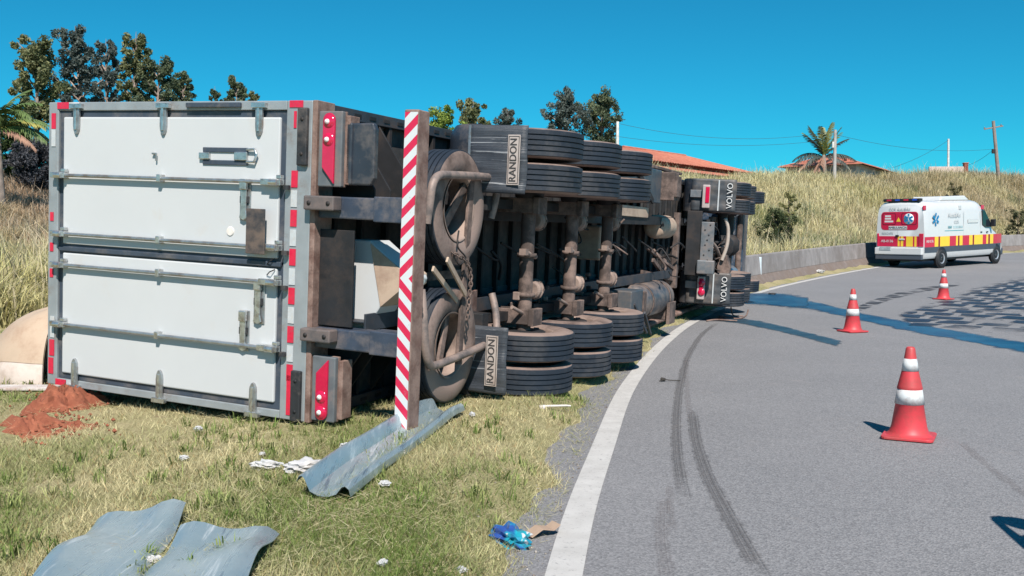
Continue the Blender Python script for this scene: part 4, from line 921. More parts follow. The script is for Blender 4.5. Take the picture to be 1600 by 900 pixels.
for a, b_ in ((325, 345), (358, 385), (418, 490), (508, 530)): rear(a, b_, .842, 1.248, ayel, 'yellow_block', -.009)
def rnd(y0, y1, z0, z1, r, m, name, x0, x1):
    pts = []
    for cx, cy, a0 in ((y1 - r, z1 - r, 0), (y0 + r, z1 - r, 90), (y0 + r, z0 + r, 180), (y1 - r, z0 + r, 270)):
        pts += [(cx + r * math.cos(rad(a0 + k * 22.5)), cy + r * math.sin(rad(a0 + k * 22.5))) for k in range(5)]
    return B().prism(pts, x0, x1, lambda u, v, t: (t, u, v)).out(name, m, A)
rnd(RY(545), RY(135), 1.50, 2.22, .14, ared, 'rear_decal', -.008, .01)
for a, b_ in ((150, 300), (362, 530)):
    rnd(RY(b_), RY(a), 1.70, 2.17, .07, mat('window_trim', (.16, .008, .03), .3), 'window_frame', -.012, .01); rnd(RY(b_ - 8), RY(a + 8), 1.725, 2.145, .06, ared, 'rear_window', -.016, .01)
RF = lambda px, z, x=-.02: frame((x, RY(px), z), (0, -1, 0), (0, 0, 1))
wl = mat('white_letters', (.65, .65, .65), .4, var=.02)
for a, b_, z in ((180, 245, 2.05), (178, 248, 1.95), (175, 272, 1.84)): rear(a, b_, z - .035, z + .035, wl, 'decal_line', -.018)
B().prism([(-.09, 0), (.09, 0), (0, .17)], -.014, .0, lambda u, v, t: (t, RY(330) + u, 1.83 + v)).out('warning_triangle', ayel, A)
def star(M, r, name='star_of_life'):
    o = B()
    for k in range(3):
        a = k * math.pi / 3; o.add([M @ Vector((math.cos(a) * u - math.sin(a) * v, math.sin(a) * u + math.cos(a) * v, k * .0006)) for u, v in ((-r * .2, -r), (r * .2, -r), (r * .2, r), (-r * .2, r))], [(0, 1, 2, 3)])
    o = o.out(name, abl, A, fixn=False)
    B().add([M @ Vector((u, v, .003)) for u, v in ((-r * .05, -r * .6), (r * .05, -r * .6), (r * .05, r * .6), (-r * .05, r * .6))], [(0, 1, 2, 3)]).tube([M @ Vector((r * .14 * math.sin(a * 1.5), -r * .5 + r * a / 6.3, .004)) for a in np.linspace(0, 6.3, 14)], r * .03, 5).out('snake_rod', wl, o, fixn=False)
B().lathe([(-.020, 0), (-.020, .215), (-.01, .215)], 32, (0, RY(443), 1.935), 'x').out('star_disc', mat('star_white', (.75, .82, .86), .4), A)
star(RF(443, 1.935, -.024), .20)
rear(222, 425, 1.52, 1.66, wl, 'ambulance_plate', -.016); text('AMBULANCIA', .125, ablk, A, RF(323, 1.59), depth=.002)
text('CCR AutoBAn', .15, agr, A, RF(345, 2.33), depth=.002); text('RESGATE', .12, agr, A, RF(210, 1.37, -.012), depth=.002); text('AB-0136', .15, wl, A, RF(205, 1.05, -.012), depth=.002)
rear(560, 604, .84, 1.36, redlens, 'tail_light', -.03, .01); rear(93, 112, .84, 1.36, redlens, 'tail_light', -.03, .01)
rear(86, 606, .52, .80, aw, 'rear_bumper', -.16, .03); rear(90, 602, .33, .516, adk, 'bumper_foot', -.13, .02)
rear(145, 270, .70, .82, mat('plate_grey', (.35, .42, .44), .4), 'number_plate', -.175); rear(300, 335, 1.22, 1.30, ablk, 'door_handle', -.04, .01); rear(322, 326, .84, 2.4, agr, 'door_gap', -.004)
rear(340, 400, 1.10, 1.16, agr, 'door_latch', -.03, .008)
B().box((.05, -.78, 2.62), (.28, .78, 2.74)).out('light_bar', ablk, A, .03)
for k in range(4): B().box((.035, -.66 + k * .36, 2.65), (.06, -.46 + k * .36, 2.71)).out('beacon', redlens if k % 2 else mat('beacon_blue', (.02, .08, .5), .2), A, .008)
B().prism([(1.9, 2.64), (2.0, 2.82), (3.9, 2.86), (4.3, 2.66)], -.62, .62, lambda u, v, t: (u, t, v)).out('roof_unit', aw, A, .05)
SF = lambda x, z, y=-1.03: frame((x, y, z), (1, 0, 0), (0, 0, 1))
star(SF(tx(712), 1.90), .26); text('AutoBAn', .26, agr, A, SF(tx(895), 2.06), depth=.002); text('CCR', .19, agr, A, SF(tx(915), 1.78), depth=.002)
text('0800', .15, ateal, A, SF(tx(850), 1.57), depth=.002); side(tx(885), tx(975), 1.53, 1.62, mat('pale_teal', (.40, .52, .55), .4), 'number_strip'); side(tx(802), tx(983), 1.42, 1.45, ateal, 'teal_rule')

side(tx(1025), tx(1125), 1.72, 1.86, agr, 'side_notice'); side(tx(1030), tx(1120), 1.74, 1.84, aw, 'notice_face', off=.008); text('AB-0136', .15, wl, A, SF(tx(658), 1.04), depth=.002)
for px in (615, 1178): B().box((tx(px) - .1, -.985, 2.27), (tx(px) + .1, -.93, 2.45)).out('side_beacon', redlens, A, .02)
B().box((tx(957) - .1, -.985, 2.27), (tx(957) + .1, -.935, 2.45)).out('side_lamp', agr, A, .02)
B().prism([(4.62, 1.62), (4.62, 2.22), (4.80, 2.24), (5.42, 1.62), (5.42, 1.52), (4.9, 1.52)], -1.030, -.90, lambda u, v, t: (u, t, v)).out('door_window', agl, A, .01)
B().prism([(4.62, 1.62), (4.62, 2.22), (4.80, 2.24), (5.42, 1.62), (5.42, 1.52), (4.9, 1.52)], .90, 1.030, lambda u, v, t: (u, t, v)).out('door_window', agl, A, .01)
B().prism([(4.80, 2.43), (5.60, 1.56), (5.64, 1.57), (4.84, 2.46)], -.86, .86, lambda u, v, t: (u, t, v)).out('windscreen', agl, A, .01)
B().box((5.28, -1.22, 1.55), (5.42, -1.03, 1.85)).out('mirror', ablk, A, .03); B().box((5.28, 1.03, 1.55), (5.42, 1.22, 1.85)).out('mirror', ablk, A, .03)
for px in (1155, 1213): B().box((tx(px) - .07, -1.045, 1.30), (tx(px) + .07, -1.02, 1.35)).out('door_handle', ablk, A, .008)
for x in (3.05, 4.45): side(x, x + .015, .62, 2.2, agr, 'door_gap')
for x in (1.31, 5.91):
    for s in (-1, 1):
        yo = s * (ws(x) + .004)
        B().lathe([(-.01, 0), (-.01, .44), (.012, .44), (.012, 0)], 36, (x, yo, .36)).out('wheel_arch', ablk, A)
        wh = B().lathe([(-.13, .21), (-.13, .30), (-.10, .345), (.06, .345), (.085, .32), (.09, .25), (.08, .21)] if s > 0 else [(.13, .21), (.13, .30), (.10, .345), (-.06, .345), (-.085, .32), (-.09, .25), (-.08, .21)], 36, (x, yo - s * .04, .345)).out('wheel', mat('van_tyre', (.02, .022, .026), .7), A)
        B().lathe([(s * .075, .215), (s * .06, .19), (s * .02, .13), (s * .05, .06), (s * .05, 0)], 28, (x, yo - s * .04, .345)).out('rim', mat('van_rim', (.55, .57, .6), .35, .6), wh)
box('nose_bumper', (6.3, -.88, .30), (6.82, .88, .62), adk, A, .06)
box('underbody', (.2, -.85, .26), (6.3, .85, .37), ablk, A, .03)

# ------------------------------------------------------------------ traffic cones
orange = mat('cone_orange', (.62, .05, .065), .5, var=.08, scale=6, dirt=(.42, .06, .06), damt=.42, dscale=5); cwhite = mat('cone_band', (.62, .64, .65), .35, var=.04, dirt=(.42, .38, .38), damt=.36, dscale=7)
def make_cone():
    c = empty('traffic_cone')
    r = lambda z: .148 - (.148 - .034) * (z - .035) / .715
    n = .20; pts = []
    for cx, cy, a0 in ((n - .05, n - .05, 0), (-n + .05, n - .05, 90), (-n + .05, -n + .05, 180), (n - .05, -n + .05, 270)):
        pts += [(cx + .05 * math.cos(rad(a0 + k * 22.5)), cy + .05 * math.sin(rad(a0 + k * 22.5))) for k in range(5)]
    B().prism(pts, 0.006, .03, lambda u, v, t: (u, v, t)).out('base', orange, c, .006)
    B().lathe([(.028, .185), (.04, .165), (.055, .152), (.10, r(.10)), (.276, r(.276)), (.282, r(.282) + .006), (.40, r(.40) + .006), (.41, r(.41) + .012), (.43, r(.43) + .010), (.55, r(.55)), (.66, r(.66)), (.735, r(.735)), (.748, r(.75) - .004), (.75, .026), (.74, .02), (.6, .02)], 40, axis='z').out('cone_body', orange, c)
    for a, b_, o_ in ((.285, .405, .0085), (.555, .655, .0025)):
        B().lathe([(a, r(a) + o_ - .004), (a, r(a) + o_), (b_, r(b_) + o_), (b_, r(b_) + o_ - .004)], 40, axis='z').out('reflective_band', cwhite, c)
    return c
proto = make_cone()
for i, (u, v, rz, lab) in enumerate(((1420, 684, 62, 'red traffic cone with two white bands on clean grey asphalt, farthest from the ambulance'), (1332, 519, 20, 'red traffic cone with two white bands standing beside the blue fluid spill'), (1474, 468, 35, 'red traffic cone with two white bands just behind the ambulance'))):
    c = proto if i == 0 else copy_tree(proto)
    p = spot(u, v, True); c.location = (p.x, p.y, road_z(p.x, p.y)); c.rotation_euler.z = rad(rz); tag(c, lab, 'traffic cone', 'traffic cones on the road')

# ------------------------------------------------------------------ torn guard rail, scrap, earth, litter
def galv_mat():
    m = bpy.data.materials.new('guard_rail_zinc'); m.use_nodes = True; nt = m.node_tree; P = nt.nodes['Principled BSDF']
    co = _n(nt, 'ShaderNodeTexCoord').outputs['Object']; mp = _n(nt, 'ShaderNodeMapping'); mp.inputs['Rotation'].default_value = (0, 0, rad(20)); mp.inputs['Scale'].default_value = (26, 1.6, 6); nt.links.new(co, mp.inputs[0])
    st = _noise(nt, mp.outputs[0], 1., 6, .7); c = _mix(nt, _ramp(nt, _noise(nt, co, 3, 5), .3, .7), (.27, .37, .42), (.40, .48, .51))
    c = _mix(nt, _ramp(nt, st, .56, .66), c, (.62, .68, .70)); c = _mix(nt, _ramp(nt, st, .42, .34), c, (.17, .23, .29)); c = _mix(nt, _ramp(nt, _noise(nt, co, 7, 7, .75), .60, .72), c, (.40, .36, .31))
    nt.links.new(c, P.inputs['Base Color']); P.inputs['Metallic'].default_value = .45; nt.links.new(_ramp(nt, st, 0, 1.6), P.inputs['Roughness'])
    b = _n(nt, 'ShaderNodeBump'); b.inputs['Strength'].default_value = .35; b.inputs['Distance'].default_value = .008; nt.links.new(_noise(nt, co, 28, 5), b.inputs['Height']); nt.links.new(b.outputs[0], P.inputs['Normal']); return m
galv = galv_mat()
def sweep(prof, P, name, m, th=.004, twist=None):
    b = B(); vs = []; L = len(prof)
    for i, p in enumerate(P):
        p = Vector(p); t = (Vector(P[min(i + 1, len(P) - 1)]) - Vector(P[max(i - 1, 0)])).normalized(); sd = t.cross(Vector((0, 0, 1))).normalized(); up = sd.cross(t)
        if twist: q = Quaternion(t, twist(i / (len(P) - 1))); sd = q @ sd; up = q @ up
        vs += [p + sd * a + up * h for a, h in prof] + [p + sd * a + up * (h - th) for a, h in prof]
    M2 = 2 * L; fs = []
    for i in range(len(P) - 1):
        o = i * M2
        for j in range(L - 1): fs += [(o + j, o + j + 1, o + M2 + j + 1, o + M2 + j), (o + L + j, o + M2 + L + j, o + M2 + L + j + 1, o + L + j + 1)]
        fs += [(o, o + M2, o + M2 + L, o + L), (o + L - 1, o + 2 * L - 1, o + M2 + 2 * L - 1, o + M2 + L - 1)]
    for o in (0, (len(P) - 1) * M2): fs += [(o + j, o + j + 1, o + L + j + 1, o + L + j) for j in range(L - 1)]
    b.add(vs, fs, True); o = b.out(name, m); md = o.modifiers.new('es', 'EDGE_SPLIT'); md.split_angle = rad(35); return o
wprof = [(-.20, .09), (-.185, .125), (-.165, .13), (-.145, .115), (-.10, .035), (-.04, .012), (.03, .012), (.09, .035), (.125, .085), (.15, .095), (.18, .075), (.195, .03)]
gp = [spot(u, v) for u, v in ((505, 784), (560, 742), (610, 703), (655, 672), (680, 657), (698, 646))]
gp = [(p.x, p.y, max(gz(p.x, p.y) + .02, .06) + .012 * math.sin(i * 2.1)) for i, p in enumerate(gp)]
gr = sweep([(a_ * .84, h_ * .9) for a_, h_ in wprof], catmull(gp, 5), 'guard_rail', galv, twist=lambda t: .10 * math.sin(t * 4) + .08)
tag(gr, 'torn galvanised guard rail lying on the grass under the striped bumper', 'guard rail')
flatw = [(-.23, .0), (-.21, .012), (-.17, .028), (-.12, .026), (-.05, .008), (.0, .004), (.05, .01), (.11, .03), (.17, .034), (.21, .014), (.23, .0)]
def scrap(px, wid, label, tw):
    P = [spot(u, v) for u, v in px]; P = catmull([(p.x, p.y, gz(p.x, p.y) + .045 + .02 * (i % 2)) for i, p in enumerate(P)], 6)
    o = sweep([(a_ * wid, h_) for a_, h_ in flatw], P, 'rail_scrap', galv, twist=tw); tag(o, label, 'scrap metal', 'bent rail pieces on the grass')
scrap([(120, 960), (165, 890), (200, 850), (222, 818)], 1.0, 'larger bent blue grey piece of guard rail lying on the grass', lambda t: .16 * math.sin(t * 5))
scrap([(285, 950), (318, 900), (344, 868), (360, 848)], 1.05, 'smaller bent blue grey piece of guard rail beside the larger one', lambda t: -.15 * math.sin(t * 4))
b = B(); P = [spot(u, v) for u, v in ((992, 527), (1035, 506), (1092, 486))]; P = catmull([(p.x, p.y, gz(p.x, p.y) + .10) for p in P], 6)
for k in range(len(P) - 1): pass
rb = sweep([(-.10, 0), (-.10, .02), (-.06, .05), (.06, .05), (.10, .02), (.10, 0)], P, 'rusty_beam', rusty, .02); tag(rb, 'rusty steel beam lying along the road edge beside the trailer wheels', 'steel beam')

earth = mat('red_earth', (.30, .10, .055), .95, var=.35, scale=9, dirt=(.22, .065, .035), damt=.45, dscale=7, bump=.9, bscale=30)
def mound(u, v, rx, ry, h, label, seed):
    p = spot(u, v); rr = random.Random(seed); n, m_ = 40, 14; V = [(p.x, p.y, gz(p.x, p.y) + h)]; ph = [rr.uniform(0, 6.28) for _ in range(8)]
    for i in range(1, m_ + 1):
        r = i / m_
        for k in range(n):
            a = 2 * math.pi * k / n; e = 1 + .22 * math.sin(3 * a + ph[0]) + .14 * math.sin(5 * a + ph[1]) + .1 * math.sin(9 * a + ph[2])
            x = p.x + rx * r * e * math.cos(a); y = p.y + ry * r * e * math.sin(a)
            lump = .28 * math.sin(x * 23 + ph[3]) * math.sin(y * 19 + ph[4]) + .2 * math.sin(x * 47 + ph[5]) * math.sin(y * 41 + ph[6]) + rr.uniform(-.12, .12)
            V.append((x, y, gz(x, y) - .02 + h * max(0, (1 - r ** 1.6)) * (1 + lump) + .01 * lump))
    F = [(0, 1 + k, 1 + (k + 1) % n) for k in range(n)] + [(1 + (i - 1) * n + k, 1 + i * n + k, 1 + i * n + (k + 1) % n, 1 + (i - 1) * n + (k + 1) % n) for i in range(1, m_) for k in range(n)]
    o = B().add(V, F).out('earth_mound', earth); tag(o, label, 'soil', 'heaps of red earth'); return o
mound(98, 636, .34, .42, .20, 'heap of red earth pushed up against the lower corner of the trailer roof', 1)
mound(52, 668, .30, .26, .10, 'low spread of red earth around a dug hole in the grass', 2)
mound(118, 668, .20, .22, .05, 'thin scatter of red earth beneath the trailer door corner', 4)
for k in range(46):                                                                  # clods: too small to pick apart singly, so joined below
    pass
cl = B(); rr = random.Random(4)
for k in range(170):
    p = spot(rr.gauss(85, 38), rr.gauss(655, 22)); s_ = rr.uniform(.006, .022); z = gz(p.x, p.y) + .03
    cl.add([(p.x + s_ * rr.uniform(.6, 1.2) * dx, p.y + s_ * rr.uniform(.6, 1.2) * dy, z + s_ * dz) for dx, dy, dz in ((1, 0, 0), (-1, 0, 0), (0, 1, 0), (0, -1, 0), (0, 0, 1), (0, 0, -1))], [(0, 2, 4), (2, 1, 4), (1, 3, 4), (3, 0, 4), (2, 0, 5), (1, 2, 5), (3, 1, 5), (0, 3, 5)])
tag(cl.out('earth_clods', earth), 'small red clods scattered over the grass', 'soil', kind='stuff')

# bent shell of the roof fairing behind the trailer, with a board under it
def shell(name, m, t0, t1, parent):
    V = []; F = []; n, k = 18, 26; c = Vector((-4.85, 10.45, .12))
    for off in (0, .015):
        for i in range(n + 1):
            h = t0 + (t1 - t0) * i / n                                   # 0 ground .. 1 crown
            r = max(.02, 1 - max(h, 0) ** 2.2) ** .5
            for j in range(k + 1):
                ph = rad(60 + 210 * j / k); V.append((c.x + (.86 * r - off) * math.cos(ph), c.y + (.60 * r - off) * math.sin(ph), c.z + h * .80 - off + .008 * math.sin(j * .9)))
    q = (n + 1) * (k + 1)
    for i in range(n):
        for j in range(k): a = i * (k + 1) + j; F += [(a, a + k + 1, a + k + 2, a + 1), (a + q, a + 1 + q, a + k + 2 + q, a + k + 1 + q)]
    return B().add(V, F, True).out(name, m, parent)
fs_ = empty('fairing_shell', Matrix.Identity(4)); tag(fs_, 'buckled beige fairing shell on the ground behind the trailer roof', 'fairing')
shell('upper_shell', mat('beige_shell', (.50, .38, .28), .55, var=.08, dirt=(.40, .28, .2), damt=.3), .30, 1.0, fs_)
shell('lower_shell', mat('pale_shell', (.68, .58, .52), .55, var=.08, dirt=(.5, .4, .34), damt=.35), -.05, .295, fs_)  # same shell, coloured paler towards the ground
pc = spot(20, 612)
bd = box('white_board', (pc.x - .75, pc.y - .10, gz(pc.x, pc.y) + .02), (pc.x + .45, pc.y + .12, gz(pc.x, pc.y) + .05), mat('foam_board', (.66, .62, .60), .7, var=.15, dirt=(.4, .3, .26), damt=.45), None, .006); bd.rotation_euler = (0, 0, 0)
tag(bd, 'flat white board lying under the beige fairing shell', 'board')

foam = mat('white_foam', (.50, .50, .51), .85, var=.08, scale=30, dirt=(.5, .47, .44), damt=.25, bump=.3, bscale=60)
def lump(name, u, v, sx, sy, sz, m, label, cat, seed, rz=0, group=None):
    rr = random.Random(seed); bm = bmesh.new(); bmesh.ops.create_icosphere(bm, subdivisions=3, radius=1)
    ph = [rr.uniform(0, 6.28) for _ in range(6)]
    for w_ in bm.verts:
        c = w_.co; f = 1 + .28 * math.sin(c.x * 5 + ph[0]) * math.sin(c.y * 6 + ph[1]) + .2 * math.sin(c.z * 9 + c.x * 7 + ph[2]) + rr.uniform(-.08, .08); c *= f
        c.x = round(c.x * 5) / 5 * .35 + c.x * .65; c.x *= sx; c.y *= sy; c.z *= sz
    me = bpy.data.meshes.new(name); bm.to_mesh(me); bm.free(); p = spot(u, v); o = link(name, me, m); o.location = (p.x, p.y, max(gz(p.x, p.y), road_z(p.x, p.y)) + sz * .55 + (.02 if edge_d(p.x, p.y)[0] > .5 else 0)); o.rotation_euler.z = rz
    return tag(o, label, cat, group)
G_ = 'white litter on the mown grass'
lump('foam_scrap', 474, 741, .12, .09, .045, foam, 'largest torn white foam scrap, beside the end of the guard rail', 'litter', 1, .4, G_)
lump('foam_scrap', 416, 735, .09, .04, .03, foam, 'flat white foam scrap on the grass next to the largest scrap', 'litter', 2, .2, G_)
for u, v, s_, sd in ((540, 703, .05, 4), (601, 764, .05, 5), (625, 712, .06, 6)): pass
lump('foam_crumb', 237, 887, .04, .03, .02, foam, 'white foam crumb lying between the two bent rail pieces', 'litter', 7, 0, G_)
lump('foam_crumb', 540, 703, .04, .03, .018, foam, 'white foam crumb on the grass just above the torn guard rail', 'litter', 4, 1, G_)
lump('foam_crumb', 625, 712, .05, .03, .018, foam, 'white foam crumb touching the guard rail below the striped bumper', 'litter', 6, 2, G_)
lump('foam_crumb', 310, 676, .045, .035, .018, foam, 'white foam crumb on the grass below the trailer door edge', 'litter', 13, 2, G_)
lump('foam_crumb', 738, 653, .035, .025, .016, foam, 'white foam crumb in the grass below the lower lettered mud flap', 'litter', 12, 2, G_)
lump('foam_crumb', 410, 716, .022, .02, .014, foam, 'tiny white foam crumb just above the flat foam scrap', 'litter', 8, 2, G_)
for u, v, s_, sd in ((287, 722, .045, 3), (601, 764, .05, 5), (720, 893, .04, 9), (598, 888, .035, 11)):
    lump('foam_crumb', u, v, s_ * .75, s_ * .6, s_ * .34, foam, 'small white foam crumb lying in the mown grass', 'litter', sd, sd, G_)
lump('foam_crumb', 1280, 427, .16, .12, .06, foam, 'white plastic scrap lying at the foot of the concrete barrier', 'litter', 20)
lump('road_crumb', 1206, 464, .10, .06, .03, black, 'small dark fragment on the wet asphalt by the barrier end', 'litter', 21)
p = spot(868, 642); o = B().tube([(-.13, 0, 0), (.1, .01, .005), (.14, .02, 0)], [.012, .010, .008], 7).lathe([(0, 0), (0, .02), (.05, .024), (.06, 0)], 9, (-.15, 0, -.01), 'x').out('broken_stick', mat('bleached_wood', (.62, .57, .54), .8)); o.location = (p.x, p.y, gz(p.x, p.y) + .04); tag(o, 'bleached white broken stick lying in the grass near the tyres', 'stick')
p = spot(1046, 597, True); o = B().tube(catmull([(-.12, -.02, .01), (-.05, .01, .02), (.02, 0, .015), (.13, .02, .01)], 4), .006, 6).tube([(-.05, .01, .02), (-.09, .04, .025)], .02, 6).out('twig', mat('twig_bark', (.05, .045, .04), .9)); o.location = (p.x, p.y, p.z + .006); tag(o, 'dark twig lying on the asphalt beside the white edge line', 'twig')
# crumpled snack bag and a flap of cardboard
bagm = bpy.data.materials.new('printed_bag'); bagm.use_nodes = True; nt = bagm.node_tree; P_ = nt.nodes['Principled BSDF']; co = _n(nt, 'ShaderNodeTexCoord').outputs['Object']
c = _mix(nt, _ramp(nt, _noise(nt, co, 6, 3), .46, .56), (.03, .08, .30), (.02, .33, .42)); c = _mix(nt, _ramp(nt, _noise(nt, co, 13, 2), .60, .64), c, (.62, .62, .64)); c = _mix(nt, _ramp(nt, _noise(nt, co, 11, 1), .66, .68), c, (.5, .2, .06))
nt.links.new(c, P_.inputs['Base Color']); P_.inputs['Roughness'].default_value = .22; P_.inputs['Coat Weight'].default_value = .4
bg_ = lump('snack_bag', 797, 852, .085, .12, .06, bagm, 'crumpled blue and teal plastic bag beside the white edge line', 'litter', 33, .5)
cbm = mat('cardboard', (.42, .30, .22), .85, var=.15, dirt=(.3, .2, .15), damt=.3)
p = spot(848, 853); o = B().prism([(-.09, .0), (-.02, .035), (.05, .02), (.09, .045), (.09, .05), (.05, .026), (-.02, .041), (-.09, .006)], -.04, .05, lambda u, v, t: (u, t, v)).out('cardboard_flap', cbm, None, .001); o.location = (p.x, p.y, max(gz(p.x, p.y), .0) + .01); o.rotation_euler.z = .5; tag(o, 'folded brown cardboard flap touching the white edge line', 'litter')
# bits torn off the tractor unit
for k, (u, v, pts) in enumerate(((1128, 503, [(-.3, 0, .01), (-.1, .05, .03), (.15, 0, .02), (.3, .05, .01)]), (1158, 500, [(-.15, 0, .02), (0, .03, .02), (.1, 0, .08), (.14, 0, .2)]), (1142, 496, [(0, 0, .2), (.03, 0, .06), (.1, .02, .02), (.25, 0, .02)]))):
    p = spot(u, v, True); o = B().tube(catmull(pts, 5), .014, 7).out('bent_rod', rusty); o.location = (p.x, p.y, p.z + .01); tag(o, ('long wavy rusty rod lying flat on the road under the tractor unit', 'rusty rod with its end hooked upward on the road by the fluid trickle', 'rusty rod bent upright at one end under the lower lettered flap')[k], 'debris', 'torn rods under the tractor unit')

# ------------------------------------------------------------------ vegetation
def leaves(cs, rs, n, size, cols, flat=.8):
    """leaf quads in gaussian clumps; cs (m,3), rs (m,)"""
    m_ = len(cs); idx = rng.integers(0, m_, n); dirn = rng.normal(0, 1, (n, 3)); dirn /= np.linalg.norm(dirn, axis=1)[:, None]
    r = rng.random(n) ** .45; P = cs[idx] + dirn * (r * rs[idx])[:, None] * np.array([1, 1, flat])
    a = rng.normal(0, 1, (n, 3)); a /= np.linalg.norm(a, axis=1)[:, None]; b = np.cross(a, rng.normal(0, 1, (n, 3))); b /= np.linalg.norm(b, axis=1)[:, None]
    s = size * rng.uniform(.6, 1.4, n)[:, None]; a *= s; b *= s * .45
    V = np.stack([P - a, P + b * .9, P + a, P - b * .9], 1).reshape(-1, 3); F = np.arange(4 * n).reshape(-1, 4)
    t = np.clip(rng.random(n) * .6 + .5 * ((idx * 7919) % 11 / 10 - .3), 0, 1); c = mixc(t, *cols) * rng.uniform(.75, 1.25, n)[:, None]
    return V, F, np.repeat(c, 4, 0)
bark = mat('pale_bark', (.34, .27, .23), .9, var=.3, scale=4, dirt=(.2, .16, .14), damt=.4, bump=.3); barkd = mat('dark_bark', (.12, .09, .075), .9, var=.3)
def tree(x, y, h, w, seed, label, cols, n=5200, low=.35, group=None, lean=0., size=.17, clumps=15, name='eucalyptus_tree', droop=1., cat='tree', top=1.):
    rr = np.random.default_rng(seed); z0 = gz(x, y) - .1; root = empty(name, Matrix.Translation((x, y, z0)))
    tp = [(lean * t * w + .12 * math.sin(t * 5 + seed) * w * .3, .1 * math.cos(t * 4 + seed), t * h * .90) for t in np.linspace(0, 1, 9)]
    b = B().tube(tp, [max(.01, .022 * h * (1 - .95 * t)) for t in np.linspace(0, 1, 9)], 9); cs = []; rs = []
    clumps = int(clumps * 1.5)
    for k in range(clumps):
        t = low + (1 - low) * (k + .5) / clumps; base = np.array([np.interp(max(.2, t * .92 - .02), np.linspace(0, 1, 9), [p[c] for p in tp]) for c in range(3)])
        f = (t - low) / (1 - low); prof = (1 - abs(f - .38) / .80) ** .6
        a = k * 2.4 + rr.uniform(-.6, .6); R = w * .52 * prof * rr.uniform(.55, 1.0) * (top if t > .8 else 1)
        e = base + np.array([math.cos(a) * R, math.sin(a) * R, R * .5 + .06 * h]); mid = base * .45 + e * .55 + np.array([0, 0, .05 * R])
        b.tube([base, mid, e], [.006 * h, .004 * h, .0015 * h], 5)
        for q in range(4):
            u_ = (1.0, .85, .62, .4)[q]; c_ = base * (1 - u_) + e * u_ + rr.normal(0, .045, 3) * w; cs.append(c_); rs.append(w * rr.uniform(.055, .12) * (1.1 - .3 * q / 3))
    b.out('trunk', bark if name == 'eucalyptus_tree' else barkd, root); V, F, C = leaves(np.array(cs), np.array(rs), int(n * 2.0), size * .55, cols, droop)
    link('crown', fast_mesh('crown', V, F, C), attr_mat('leaf', .6, .25, .3), root); return tag(root, label, cat, group)
EU = ((.05, .085, .06), (.20, .22, .11)); EU2 = ((.07, .10, .05), (.33, .31, .14)); GREY = ((.06, .085, .085), (.17, .195, .165)); LIME = ((.10, .18, .03), (.36, .42, .09))
def tree_at(u, vtop, Y, wpx, *a, **k):
    t = far(u, vtop, Y); x = t.x; h = (t.z - gz(x, Y) + .1) * (1.22 if u < 300 else 1.13); return tree(x, Y, h, wpx * Y / 1500, *a, **k)
GT = 'eucalyptus trees beyond the trailer'
tree_at(52, 84, 46, 95, 11, 'broad eucalyptus with reddish olive crown above the trailer corner', EU2, n=6500, group=GT, low=.42)
tree_at(122, 64, 50, 85, 12, 'tallest blue grey eucalyptus behind the trailer roof corner', GREY, n=6000, group=GT, low=.4)
tree_at(168, 82, 54, 60, 13, 'slim blue grey eucalyptus next to the tallest one', GREY, n=4200, group=GT, low=.4)
tree_at(212, 72, 50, 62, 14, 'eucalyptus with a bright olive top behind the door hinges', EU2, n=4500, group=GT, low=.45)
tree_at(246, 112, 50, 80, 15, 'lower sloping eucalyptus to the side of the bright olive one', EU, n=5200, group=GT, low=.4)
tree_at(283, 128, 52, 46, 16, 'small dark eucalyptus at the end of the tall row', EU, n=3000, group=GT, low=.5)
tree_at(336, 138, 58, 26, 17, 'smallest round eucalyptus top standing apart behind the trailer', EU, n=2200, group=GT, low=.6, clumps=9)
tree_at(370, 124, 56, 48, 18, 'round eucalyptus top showing above the upper door hinge', EU, n=4000, group=GT, low=.55, clumps=12)
tree_at(398, 144, 58, 34, 19, 'low eucalyptus top close to the trailer lamp bracket', EU2, n=2400, group=GT, low=.6, clumps=9)
tree_at(694, 174, 50, 78, 20, 'yellow green leafy tree behind the striped bumper end', LIME, n=4200, low=.5, name='leafy_tree')
tree_at(738, 158, 56, 66, 21, 'open eucalyptus crown rising behind the spare wheel', EU2, n=3200, group=GT, low=.55, clumps=10)
tree_at(792, 172, 60, 52, 22, 'small compact eucalyptus above the lettered trailer mud flap', GREY, n=2800, group=GT, low=.5, clumps=10)
tree_at(882, 145, 60, 76, 23, 'pointed eucalyptus above the first trailer tyre', GREY, n=5200, group=GT, low=.4, clumps=18, top=.5)
tree_at(938, 148, 62, 80, 24, 'pointed eucalyptus beside the white post', EU, n=5600, group=GT, low=.35, clumps=18, top=.5)
tree_at(1212, 332, 37.5, 70, 31, 'dark green shrub growing out of the dry grass bank', ((.03, .05, .02), (.10, .12, .05)), n=3800, low=.15, name='shrub', size=.07, clumps=14, cat='shrub')
tree_at(1490, 288, 58, 44, 36, 'brown green weedy shrub on the bank above the ambulance roof', ((.10, .10, .05), (.30, .25, .13)), n=1500, low=.15, name='shrub', size=.10, clumps=10, cat='shrub')
tree_at(1232, 300, 40, 40, 37, 'olive weedy shrub halfway up the dry grass bank', ((.12, .13, .05), (.34, .32, .13)), n=1400, low=.15, name='shrub', size=.08, clumps=9, cat='shrub')
tree_at(1590, 330, 56, 46, 38, 'dark weedy shrub on the bank beyond the ambulance nose', ((.07, .08, .04), (.22, .20, .10)), n=1500, low=.15, name='shrub', size=.10, clumps=10, cat='shrub')
tree_at(1000, 282, 42, 60, 32, 'small green shrub on the bank below the red roofed house', ((.06, .09, .03), (.2, .22, .07)), n=1500, low=.15, name='shrub', size=.08, clumps=10, cat='shrub')
